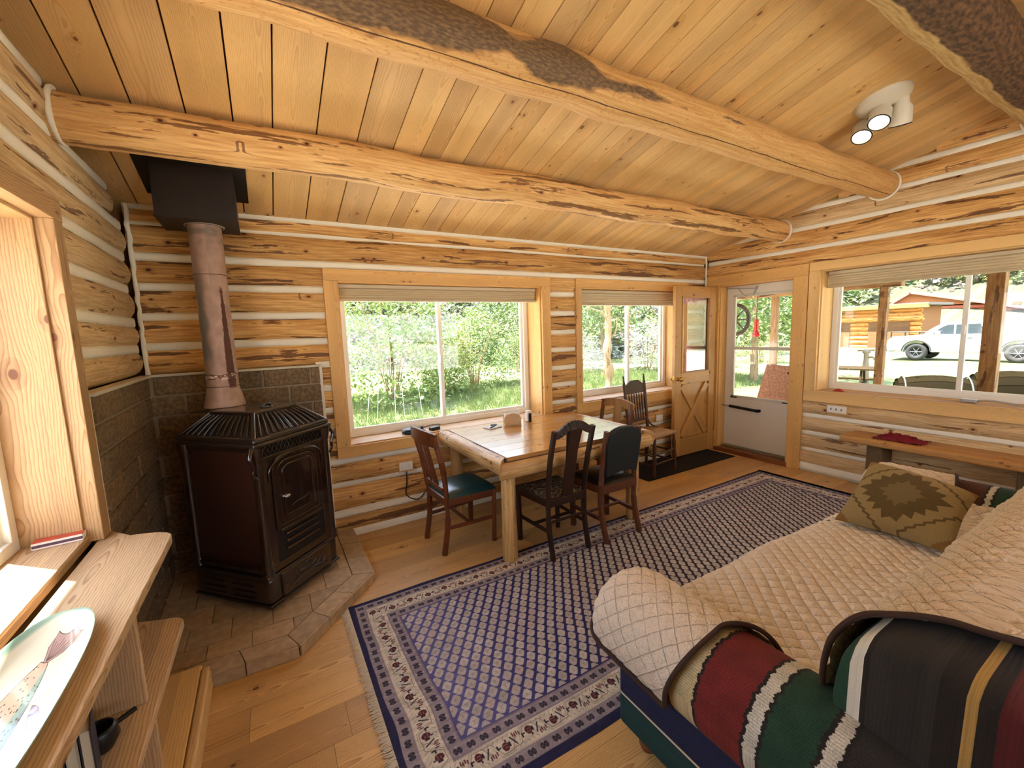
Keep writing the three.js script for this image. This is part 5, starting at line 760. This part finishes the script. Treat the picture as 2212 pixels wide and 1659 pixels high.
{ // scrub covering the far slopes: uncountable
  const n = 3600, im = new THREE.InstancedMesh(fol.small, phys({ color: 0xffffff, roughness: 1, transmission: .2, thickness: 0, side: THREE.DoubleSide }), n), q = mulberry(61), m = new THREE.Matrix4(), c = new THREE.Color(); im.name = 'hillside_scrub'; im.castShadow = im.receiveShadow = true;
  for (let i = 0; i < n; i++) { const a = -.25 + q() * 2.9, d = 18 + Math.pow(q(), .8) * 55, x = 6 + Math.cos(a) * d, z = -2 - Math.sin(a) * d, s = .7 + q() * 1.5 + d * .012, clear = x > 12 && z > -17 && x < 60; m.makeRotationY(q() * 6).scale(new THREE.Vector3(s, s * (.45 + .5 * q()), s)).setPosition(clear ? 58 + (x - 12) * .6 : x, groundY(clear ? 58 + (x - 12) * .6 : x, z) + s * .35, z); im.setMatrixAt(i, m); const k = q(); im.setColorAt(i, c.setRGB(...(k < .3 ? [.24, .25, .2] : k < .7 ? [.14, .2, .06] : [.22, .25, .09]).map((v) => v * (.8 + .4 * q())))); }
  tag(im, 'pale green scrub covering the slopes beyond the yard', 'scrub', null, 'stuff'); scene.add(im);
}
{ // grass blades on the lawn outside the windows
  const bl = [], q = mulberry(12); for (let i = 0; i < 7; i++) { const a = q() * 6.28, h = .05 + q() * .09, o = [(q() - .5) * .12, 0, (q() - .5) * .12], l = .03 + q() * .04; bl.push(o[0] - .006, 0, o[2], o[0] + .006, 0, o[2], o[0] + Math.cos(a) * l, h, o[2] + Math.sin(a) * l); }
  const g = new THREE.BufferGeometry(); g.setAttribute('position', new THREE.Float32BufferAttribute(bl, 3)); g.computeVertexNormals(); const n = 9000, im = new THREE.InstancedMesh(g, leafMat('#5d6e30'), n), m = new THREE.Matrix4(); im.name = 'lawn_grass'; for (let i = 0; i < n; i++) { const x = 1.5 + q() * 15, z = -4.2 - q() * 7, s = .8 + q(); m.makeRotationY(q() * 6).scale(new THREE.Vector3(s, s, s)).setPosition(x, groundY(x, z) - .005, z); im.setMatrixAt(i, m); } tag(im, 'short mown grass of the lawn outside the windows', 'grass', null, 'stuff'); scene.add(im);
}
for (let i = 0; i < 5; i++) { const x = 2.55 + i * .33, z = -6.2 - (i % 2) * .4, m = M('garden_stake', tube(line([x, groundY(x, z) - .05, z], [x + .12 - .05 * i, groundY(x, z) + .8, z], 1), .005, { seg: 6 }), white); tag(m, 'thin white garden stake in the grass below the willow', 'stake', 'white garden stakes'); }
{ // twisted trunk outside the second window
  const x = 9.7, z = -6.1, y = groundY(x, z), t = thing('twisted_post', 'gnarled twisted tree trunk post with stubs outside the second window', 'tree trunk', [x, y, z]); M('trunk', scaleUV(tube(curve([[0, -.1, 0], [.06, .6, 0], [-.05, 1.3, .05], [.04, 2.0, 0], [-.02, 2.9, 0]], 30), (s, i) => .13 - .04 * s + .02 * Math.sin(i * .9), { seg: 12, wob: (i, k) => .18 * Math.sin(i * .7 + k * 1.05) }), 1 / LL, 1 / LW), lm(logC, { color: new THREE.Color(.42, .42, .42) }), t); M('branch', tube(curve([[0, 2.2, 0], [-.3, 2.45, .1], [-.9, 2.6, .1]], 10), (s) => .035 * (1 - .6 * s), { seg: 8 }), barkM, t); M('branch', tube(curve([[0, 1.6, 0], [.25, 1.9, .1], [.3, 2.3, .1]], 10), (s) => .03 * (1 - .5 * s), { seg: 8 }), barkM, t);
}
// porch
const porchWood = lm(logA, { color: new THREE.Color(.42, .38, .36) }), deckMat = std({ map: floorTex, roughness: .9, color: new THREE.Color(.8, .76, .7) });
{
  const t = struct('porch', 'timber porch outside the storm door', 'porch'); for (let i = 0; i < 18; i++) M('deck_plank', wb(0, 6.1, 8.75, -.12, -.08, -1.35 + i * .145, -1.35 + i * .145 + .138), deckMat, t);
  for (const [x, z, w, h] of [[8.6, -.64, .1, 2.12], [8.6, .9, .1, 2.2], [7.7, 2.19, .14, 2.35]]) M('post', wb(1, x - w / 2, x + w / 2, groundY(x, z) - .05, h, z - w / 2, z + w / 2, .01), porchWood, t);
  M('header', wb(2, 8.52, 8.68, 2.1, 2.24, -1.4, 1.1, .006), porchWood, t); M('header', wb(0, 6.1, 8.7, 2.22, 2.36, -1.42, -1.28, .006), porchWood, t); for (let i = 0; i < 5; i++) M('rafter', bar([6.1, 2.52, -1.2 + i * .5], [8.9, 2.28, -1.2 + i * .5], .05, .12), porchWood, t);
  for (let i = 0; i < 23; i++) M('roof_board', bar([6.1, 2.72, -1.4 + i * .3], [9.25, 2.47, -1.4 + i * .3], .295, .03), deckMat, t); M('header', wb(2, 8.5, 8.62, 2.36, 2.48, -1.5, 5.2, .006), porchWood, t);  // boards past the short header are unseen, added to keep the posts shaded
}
{ const t = thing('hummingbird_feeder', 'red hummingbird feeder hanging outside the storm door', 'feeder', [7.6, 1.46, -.385]); t.scale.y = 1.25; M('bottle', new THREE.LatheGeometry([[0, 0], [.045, .005], [.05, .03], [.03, .05], [.032, .16], [.02, .2], [0, .205]].map((p) => new THREE.Vector2(...p)), 16), phys({ color: '#c8281a', roughness: .15, transmission: .4, thickness: .02 }), t); M('base', new THREE.CylinderGeometry(.06, .05, .03, 16).translate(0, -.01, 0), flat('#b02018', .4), t); M('hanger', tube(line([0, .2, 0], [0, .98, 0], 1), .004, { seg: 5 }), blackMetal, t); }
{ const t = thing('wagon_wheel', 'rusty iron wheel hung on the porch seen at the storm door edge', 'wheel', [6.35, 1.7, .03]); t.rotation.y = Math.PI / 2; M('rim', new THREE.TorusGeometry(.2, .028, 8, 32), flat('#6b6358', .6, { metalness: .6 }), t); M('hub', new THREE.CylinderGeometry(.04, .04, .04, 12).rotateX(Math.PI / 2), flat('#6b6358', .6, { metalness: .6 }), t); for (let i = 0; i < 8; i++) M('spoke', tube(line([0, 0, 0], [Math.cos(i * .785) * .19, Math.sin(i * .785) * .19, 0], 1), .01, { seg: 6 }), flat('#6b6358', .6, { metalness: .6 }), t); }
{ // cable spool table tipped on its side against the porch post
  const x = 8.2, y = -.08, t = thing('folding_table', 'brown table top leaning against the porch post', 'table', [x, y, -.32]); const s = new THREE.Shape(); s.moveTo(-.42, 0); s.lineTo(.62, 0); s.lineTo(.55, .95); s.lineTo(-.12, .98); s.closePath(); M('top', new THREE.ExtrudeGeometry(s, { depth: .04, bevelEnabled: true, bevelSize: .005, bevelThickness: .005 }).rotateY(Math.PI / 2).rotateY(Math.PI).rotateZ(.12).translate(0, .05, 0), std({ map: brickTex, color: new THREE.Color(.75, .45, .34), roughness: .8 }), t); M('edge', bar([-.05, .0, -.42], [.06, 1.0, -.12], .05, .03, { nouv: 1 }), flat('#d8d2b0', .7), t);
}
function lathe(p, n = 20) { return new THREE.LatheGeometry(p.map((q) => new THREE.Vector2(...q)), n); }
{ // picnic table
  const gx = 13.4, gz = -1.75, gy = groundY(gx, gz), t = thing('picnic_table', 'weathered grey picnic table in the yard below the window', 'picnic table', [gx, gy, gz], .25), m = phys({ map: floorTex, roughness: .95, specularIntensity: .15, color: new THREE.Color(.06, .066, .075) }); for (let i = 0; i < 5; i++) M('top_plank', wb(2, -.4 + i * .16, -.4 + i * .16 + .15, .76, .8, -.95, .95), m, t); for (const sx of [-1, 1]) for (let i = 0; i < 2; i++) M('bench_plank', wb(2, sx * .72 - .14 + i * .145, sx * .72 + i * .145, .42, .46, -.95, .95), m, t); for (const z of [-.65, .65]) { M('brace', wb(0, -.75, .75, .36, .42, z - .02, z + .02), m, t); for (const sx of [-1, 1]) M('leg', bar([sx * .6, 0, z], [sx * .25, .76, z], .04, .09), m, t); }
}
{ const gx = 16.4, gz = -2.1, gy = groundY(gx, gz), t = thing('hand_pump', 'rusty iron hand pump on a post behind the picnic table', 'pump', [gx, gy, gz]); const m = flat('#7b6d5a', .7, { metalness: .4 }); M('post', lathe([[0, 0], [.1, 0], [.09, .6], [.06, .75], [.06, .95], [.1, 1.0], [.1, 1.06], [0, 1.08]]), m, t); M('spout', tube(curve([[0, .85, .02], [0, .86, .18], [0, .78, .22]], 8), .03, { seg: 8 }), m, t); M('handle', bar([0, 1.05, -.22], [0, 1.07, .2], .03, .05, { nouv: 1 }), m, t); }
for (const [x, z, l] of [[12.8, .4, 'dark half barrel lying nearest the window in the yard'], [14.6, 1.15, 'second dark half barrel lying behind the first']]) { const y = groundY(x, z), t = thing('barrel', l, 'barrel', [x, y + .0, z], .5, 'half barrels in the yard'), st = []; t.scale.setScalar(1.25); for (let i = 0; i < 9; i++) { const a0 = i / 9 * Math.PI, a1 = (i + 1) / 9 * Math.PI; const g = grid(2, 8, (u, v) => { const a = mix(a0 + .01, a1 - .01, u), r = .36 * (1 + .12 * Math.sin(v * Math.PI)); return [Math.cos(a) * r, Math.sin(a) * r * 1.55, (v - .5) * .95]; }, (u, v) => [v * .4, u * .1 + i * .1]); M('stave', g, phys({ map: floorTex, color: new THREE.Color(.018, .022, .024), roughness: .95, specularIntensity: .05, side: THREE.DoubleSide }), t); } for (const z2 of [-.4, .4]) M('hoop', tube(Array.from({ length: 20 }, (_, i) => { const a = i / 19 * Math.PI; return [Math.cos(a) * .385, Math.sin(a) * .595, z2]; }), .014, { seg: 5 }), flat('#4a4640', .6, { metalness: .5 }), t); M('end', new THREE.CircleGeometry(.36, 24, 0, Math.PI).scale(1, 1.55, 1).translate(0, 0, -.46), phys({ map: floorTex, color: new THREE.Color(.018, .022, .024), roughness: .95, specularIntensity: .05, side: THREE.DoubleSide }), t); }
{ // white pickup with a camper shell
  const x = 28, z = -5.2, y = groundY(28, -3), t = thing('pickup_truck', 'white pickup truck parked on the grass outside', 'truck', [x, y, z], -Math.PI / 2), wm = phys({ color: '#b4b5b3', roughness: .35, clearcoat: .5 }), dk = flat('#1b1d20', .4);
  const body = new THREE.Shape(); body.moveTo(.05, .45); body.lineTo(.02, .75); body.quadraticCurveTo(.05, 1.02, .25, 1.07); body.lineTo(1.25, 1.17); body.lineTo(5.4, 1.2); body.lineTo(5.42, .55); body.lineTo(4.75, .5); body.absarc(4.25, .42, .5, .1, Math.PI - .1, false); body.lineTo(1.62, .42); body.absarc(1.1, .42, .5, .1, Math.PI - .1, false); body.closePath();
  const ex = (s, w, z0) => new THREE.ExtrudeGeometry(s, { depth: w, bevelEnabled: true, bevelSize: .03, bevelThickness: .05, bevelSegments: 3, curveSegments: 14 }).translate(0, 0, z0); M('body', ex(body, 1.7, -.85), wm, t);
  const cab = new THREE.Shape(); cab.moveTo(1.25, 1.15); cab.quadraticCurveTo(1.7, 1.6, 2.05, 1.72); cab.lineTo(3.2, 1.74); cab.lineTo(3.45, 1.2); cab.closePath(); M('cab', ex(cab, 1.45, -.725), wm, t); const sh = new THREE.Shape(); sh.moveTo(3.5, 1.18); sh.lineTo(3.55, 1.78); sh.lineTo(5.3, 1.8); sh.lineTo(5.4, 1.18); sh.closePath(); M('camper_shell', ex(sh, 1.5, -.75), wm, t);
  const win = new THREE.Shape(); win.moveTo(1.6, 1.2); win.quadraticCurveTo(1.85, 1.55, 2.12, 1.63); win.lineTo(3.1, 1.65); win.lineTo(3.25, 1.22); win.closePath(); M('side_window', new THREE.ExtrudeGeometry(win, { depth: 1.57, bevelEnabled: false }).translate(0, 0, -.785), phys({ color: '#3a4248', roughness: .08, clearcoat: 1 }), t); M('pillar', bx(2.3, 2.36, 1.18, 1.68, -.79, .79), wm, t);
  for (const wx of [1.1, 4.25]) for (const sz of [-1, 1]) { const w = sub('wheel', t, [wx, .4, sz * .8]); M('tire', new THREE.TorusGeometry(.29, .115, 12, 28).scale(1, 1, .95), flat('#2a2a2a', .85), w); M('rim', lathe([[0, -.03], [.2, -.05], [.235, .04]], 24).rotateX(Math.PI / 2).scale(1, 1, sz), flat('#34363a', .35, { metalness: .7 }), w); for (let i = 0; i < 6; i++) M('spoke', bar([0, 0, sz * .06], [Math.cos(i * 1.047) * .22, Math.sin(i * 1.047) * .22, sz * .06], .045, .02, { nouv: 1 }), flat('#8d9094', .3, { metalness: .8 }), w); }
  for (const wx of [1.1, 4.25]) M('fender_flare', tube(Array.from({ length: 20 }, (_, i) => { const a = i / 19 * Math.PI; return [wx + Math.cos(a) * .52, .42 + Math.sin(a) * .52, .9]; }), .035, { seg: 6 }), flat('#3c3e40', .6), t);
  M('headlight', bx(.06, .4, .84, .96, .72, .89, .03), flat('#8c9298', .2, { metalness: .5 }), t); M('bumper', bx(-.06, .3, .4, .62, -.85, .85, .05), flat('#34363a', .5), t); M('mirror', bx(1.75, 1.9, 1.2, 1.36, .88, 1.06, .03), wm, t); M('door_handle', bx(2.75, 2.92, 1.02, 1.05, .9, .925, .008), dk, t); M('grille', bx(-.01, .06, .68, .95, -.6, .6, .02), dk, t);
}
{ // log shed
  const x = 38.6, y = groundY(38.6, -9) - .1, t = thing('log_shed', 'orange log shed with flat roof and dark doors across the yard', 'shed', [x, y, -9.6]), m = lm(logA, { color: new THREE.Color(1.05, .82, .6) }), dkw = std({ map: floorTex, color: new THREE.Color(.28, .22, .2), roughness: .9 });
  for (let i = 0; i < 9; i++) M('wall_log', logGeo([0, .12 + i * .24, -1.6], [0, .12 + i * .24, 1.75], .125, { seg: 10, step: .5 }), m, t); M('wall', bx(.05, 2.6, 0, 2.2, -1.6, 1.75), flat('#8a5c34', .9), t); M('roof', bx(-.5, 3, 2.22, 2.34, -2.2, 2.1), flat('#7d766c', .8), t); M('fascia', bx(-.52, -.46, 2.1, 2.3, -2.2, 2.1), flat('#a06a3c', .8), t); for (let i = 0; i < 9; i++) M('rafter_end', bx(-.45, 0, 2.1, 2.2, -2.1 + i * .5, -2.0 + i * .5), m, t);
  for (const [a, b] of [[-1.62, -1.2], [-.35, 1.35]]) { M('door', bx(-.17, -.12, .05, 1.45, a, b), dkw, t); } t.scale.setScalar(1.33); M('lintel', logGeo([-.12, 1.58, -1.8], [-.12, 1.58, 1.85], .15, { seg: 10, step: .5 }), m, t);
}
{ const x = 52, y = groundY(52, -9) - 2.3, t = thing('neighbor_house', 'red roofed log house behind the shed', 'house', [x, y, -10.4]); const m = flat('#a5583c', .8); t.scale.setScalar(1.36); M('wall', bx(0, 6, 0, 1.9, -2.2, 3.4), flat('#b0734c', .9), t); const g = new THREE.Shape(); g.moveTo(-2.4, 1.8); g.lineTo(-1.1, 2.75); g.lineTo(3.8, 1.5); g.lineTo(3.4, 1.4); g.closePath(); M('gable', new THREE.ExtrudeGeometry(g, { depth: 6, bevelEnabled: false }).rotateY(-Math.PI / 2).translate(6, 0, 0), flat('#b0734c', .9), t); M('roof', bar([3, 2.8, -1.12], [3, 1.45, 4.1], 7, .1, { nouv: 1, r: 0 }), flat('#a2625a', .7), t); M('roof', bar([3, 2.8, -1.08], [3, 1.75, -2.6], 7, .1, { nouv: 1, r: 0 }), flat('#a2625a', .7), t); for (let i = 0; i < 7; i++) M('wall_log', logGeo([-.05, .15 + i * .26, -2.3], [-.05, .15 + i * .26, 3.4], .13, { seg: 8, step: .8 }), m, t); }
{ const t = thing('corral_fence', 'dark pipe rail fence behind the truck hood', 'fence', [34, groundY(34, -5), -3.2]), m = flat('#3b3a38', .6, { metalness: .3 }); for (let i = 0; i < 7; i++) M('post', tube(line([0, -.1, -4.1 + i * .65], [0, 1.15, -4.1 + i * .65], 1), .04, { seg: 6 }), m, t); for (let k = 0; k < 4; k++) M('rail', tube(line([0, .3 + k * .28, -4.1], [0, .3 + k * .28, -.2], 1), .03, { seg: 6 }), m, t); }
// ------------------------------------------------------------------ small things
{ // ceiling spots
  const ang = Math.atan(.257), cx = 4.4, cz = 2.25, cy = ceilY(cz), t = thing('ceiling_spotlight', 'white three lamp ceiling spotlight between the beams', 'ceiling light', [cx, cy, cz]); const w = flat('#d9cfb8', .45), bulb = std({ color: '#fff6e0', emissive: new THREE.Color(1, .9, .72), emissiveIntensity: 2.2 });
  M('canopy', lathe([[0, -.04], [.11, -.038], [.145, -.024], [.155, -.002], [.155, 0], [0, 0]], 40).rotateX(-ang), w, t);
  const heads = [[[.12, -.115, -.15], [-.5, -.8, .12]], [[.0, -.1, -.01], [-.5, -.8, .12]], [[.12, -.095, .06], [.35, -.9, -.1]]];
  heads.forEach(([p, d], i) => { const h = sub('lamp_head', t, p), dir = new THREE.Vector3(...d).normalize(); h.scale.setScalar(1.25); h.quaternion.setFromUnitVectors(new THREE.Vector3(0, -1, 0), dir); M('shade', lathe([[.018, .1], [.03, .098], [.034, .05], [.048, .03], [.048, -.05], [.043, -.05], [.043, .02], [.02, .04]], 28), w, h); const b = M('lens', lathe([[0, -.042], [.03, -.041], [.042, -.034], [.042, -.03], [0, -.03]], 24), i < 2 ? bulb : w, h); M('ring', new THREE.TorusGeometry(.0465, .003, 6, 28).rotateX(Math.PI / 2).translate(0, -.05, 0), blackMetal, h); const a = M('arm', tube(line([0, .09, 0], [-p[0] * 0, .12, 0], 1), .008, { seg: 6 }), steel, h); const sv = new THREE.Vector3(...p); M('swivel', tube([[p[0] * .7, -.03 + p[2] * .2, p[2] * .7], [p[0] + .03, p[1] + .05, p[2]]], .008, { seg: 8 }), steel, t);
    if (i < 2) { const l = new THREE.SpotLight(new THREE.Color(1, .86, .66), 1.2, 0, .7, .6, 2); l.position.set(0, -.06, 0); l.target.position.set(0, -1, 0); l.castShadow = true; l.shadow.radius = 2; h.add(l, l.target); } });
}
function outlet(label, side, s, y, d, n) { const t = thing(n ? 'wall_switch' : 'wall_outlet', label, n ? 'switch' : 'outlet'); const P = (nm, g, m) => M(nm, place(g, side), m, t), w = n ? .17 : .115; P('box', bx(s - w / 2 - .004, s + w / 2 + .004, y - .05, y + .05, d - .05, d), wood.pineB); P('plate', bx(s - w / 2, s + w / 2, y - .036, y + .036, d, d + .006, .003), white); if (n) for (let i = 0; i < 3; i++) P('toggle', bx(s - .05 + i * .046 - .004, s - .05 + i * .046 + .004, y - .01, y + .012, d + .004, d + .016, .002), flat('#6b665c', .5)); else for (const k of [-.03, .03]) P('socket', bx(s + k - .014, s + k + .014, y - .016, y + .016, d + .005, d + .0075, .003), offWhite); }
outlet('white triple switch plate under the bench window', 'right', 1.557, .735, .03, 3); outlet('white outlet plate below the dining window with a black plug', 'back', 1.67, .515, .026, 0); outlet('small white outlet on the wall beside the spindle chair', 'back', 4.86, .52, .026, 0);
{ // chargers on the sill and the cord down to the socket
  const t = thing('charger', 'round black charger puck with cord on the dining window sill', 'charger', [1.76, .773, -.09]); M('puck', lathe([[0, 0], [.07, 0], [.076, .012], [.07, .034], [.05, .042], [0, .044]], 24), blackPlastic, t); const c = curve([[.06, .01, .0], [.11, .02, .05], [.13, -.02, .09], [.1, -.15, .11], [.13, -.3, .1], [.15, -.42, .1], [.09, -.5, .11], [.0, -.58, .11], [-.1, -.52, .11], [-.09, -.4, .11], [-.085, -.28, .11]], 70); M('cord', tube(c, .005, { seg: 6 }), blackPlastic, t); M('plug', bx(-.1, -.07, -.28, -.25, .09, .12, .006), blackPlastic, t);
  const b = thing('power_adapter', 'small black power adapter lying beside the round charger', 'adapter', [1.98, .773, -.07], .3); M('case', bx(-.045, .045, 0, .03, -.03, .03, .008), blackPlastic, b); M('cable', tube(curve([[.04, .015, 0], [.09, .03, -.03], [.03, .035, -.06], [-.08, .03, -.05], [-.12, .01, -.02]], 24), .0035, { seg: 6 }), blackPlastic, b);
  const g = thing('bottle_cap', 'tiny dark cap lying on the dining window sill', 'cap', [1.88, .773, -.12]); M('cap', lathe([[0, 0], [.014, 0], [.014, .03], [.01, .04], [0, .04]], 12), blackPlastic, g);
}
{ // napkin holder, canister, notepad on the table
  const y = .786, t = thing('napkin_holder', 'arched wooden napkin holder filled with white napkins on the table', 'napkin holder', [2.62, y, .25], -.35), s = new THREE.Shape(); s.moveTo(-.075, 0); s.lineTo(-.075, .07); s.bezierCurveTo(-.07, .125, .07, .125, .075, .07); s.lineTo(.075, 0); s.closePath(); for (const z of [-.04, .03]) M('side', new THREE.ExtrudeGeometry(s, { depth: .01, bevelEnabled: true, bevelSize: .002, bevelThickness: .002, bevelSegments: 2 }).translate(0, 0, z), wood.light, t); M('base', wb(0, -.075, .075, 0, .01, -.04, .04), wood.light, t); M('peg', tube(line([-.05, .012, .047], [.05, .012, .047], 1), .007, { seg: 8 }), wood.light, t);
  const n = thing('napkins', 'stack of white paper napkins in the wooden holder', 'napkins', [2.62, y + .011, .25], -.35); M('napkins', grid(16, 10, (u, v) => [(u - .5) * .14, v * .125 * (1 - .25 * (2 * u - 1) ** 4), -.012 + .012 * Math.sin(v * 2 + u * 3)], null), std({ color: '#e6e2da', roughness: 1, side: THREE.DoubleSide }), n); M('napkins', bx(-.07, .07, 0, .1, -.024, .02, .01), flat('#e9e5dd', 1), n);
  const c = thing('pepper_shaker', 'black and white cylinder shaker on the table beside the napkin holder', 'shaker', [2.82, y, .22]); M('body', lathe([[0, 0], [.028, 0], [.028, .085], [.026, .088], [0, .09]], 24), blackPlastic, c); M('lid', lathe([[.029, .082], [.029, .1], [.026, .104], [0, .104]], 24), offWhite, c); M('stripe', bx(-.029, -.012, .002, .083, -.024, .024, .006), white, c);
  const p = thing('notepad', 'small notepad with a pen lying on the table', 'notepad', [2.42, y, .24], .3); M('pad', bx(-.07, .07, 0, .008, -.05, .05), flat('#cfcdc6', .9), p); M('pen', tube(line([-.06, .013, .03], [.07, .013, -.02], 1), .005, { seg: 8 }), blackPlastic, p); M('clip', bx(.02, .06, .008, .02, -.05, -.02, .003), flat('#3c3c40', .5), p);
}
{ // log bench under the right window, with a red cloth
  const t = thing('log_bench', 'thick plank bench along the wall under the wide window', 'bench'), m = std({ map: pineB, roughness: .5, color: new THREE.Color(.62, .5, .4) }); const g = new RoundedBoxGeometry(.33, .062, 2.4, 3, .02), p = g.attributes.position; for (let i = 0; i < p.count; i++) p.setX(i, p.getX(i) + .012 * n2(p.getZ(i) * 2, p.getX(i) > 0 ? 1 : 5)); g.translate(5.565, .522, 2.92); woodUV(g, 2); M('seat', g, m, t); const dk = std({ map: floorTex, roughness: .8, color: new THREE.Color(.2, .18, .16) }); for (const z of [1.98, 2.9, 3.8]) M('leg', wb(1, 5.45, 5.68, 0, .492, z - .06, z + .06, .01), dk, t);
  const c = thing('red_cloth', 'crumpled dark red cloth lying on the bench', 'cloth', [5.56, .558, 2.13]); M('cloth', grid(36, 36, (u, v) => { const a = u * 2 - 1, b = v * 2 - 1, r = Math.hypot(a, b), k = Math.max(0, 1 - r * r); return [a * .1, .004 + .06 * k * (.6 + .5 * n2(a * 2.2 + 3, b * 2.2)) + .008 * n2(a * 6, b * 6), b * .17 + .02 * n2(a * 3, 5)]; }, null, { flip: true }), std({ color: '#7a1420', roughness: 1, side: THREE.DoubleSide }), c);
  const r = thing('red_rag', 'little red scrap on the sill of the wide window', 'rag', [5.8, .913, 1.53]); M('rag', grid(10, 10, (u, v) => [(u - .5) * .05, .003 + .02 * Math.max(0, 1 - 4 * ((u - .5) ** 2 + (v - .5) ** 2)) * (1 + .6 * n2(u * 5, v * 5)), (v - .5) * .1], null, { flip: true }), std({ color: '#b4301f', roughness: 1, side: THREE.DoubleSide }), r);
  const l = thing('window_crank', 'metal folding crank handle on the sill of the wide window', 'handle', [5.83, .913, 2.47]); M('base', bx(-.02, .02, 0, .03, -.05, .05, .006), steel, l); M('lever', tube(curve([[0, .02, .04], [0, .03, .12], [0, .012, .28]], 10), .007, { seg: 8 }), steel, l);
}
renderer.render(scene, camera);
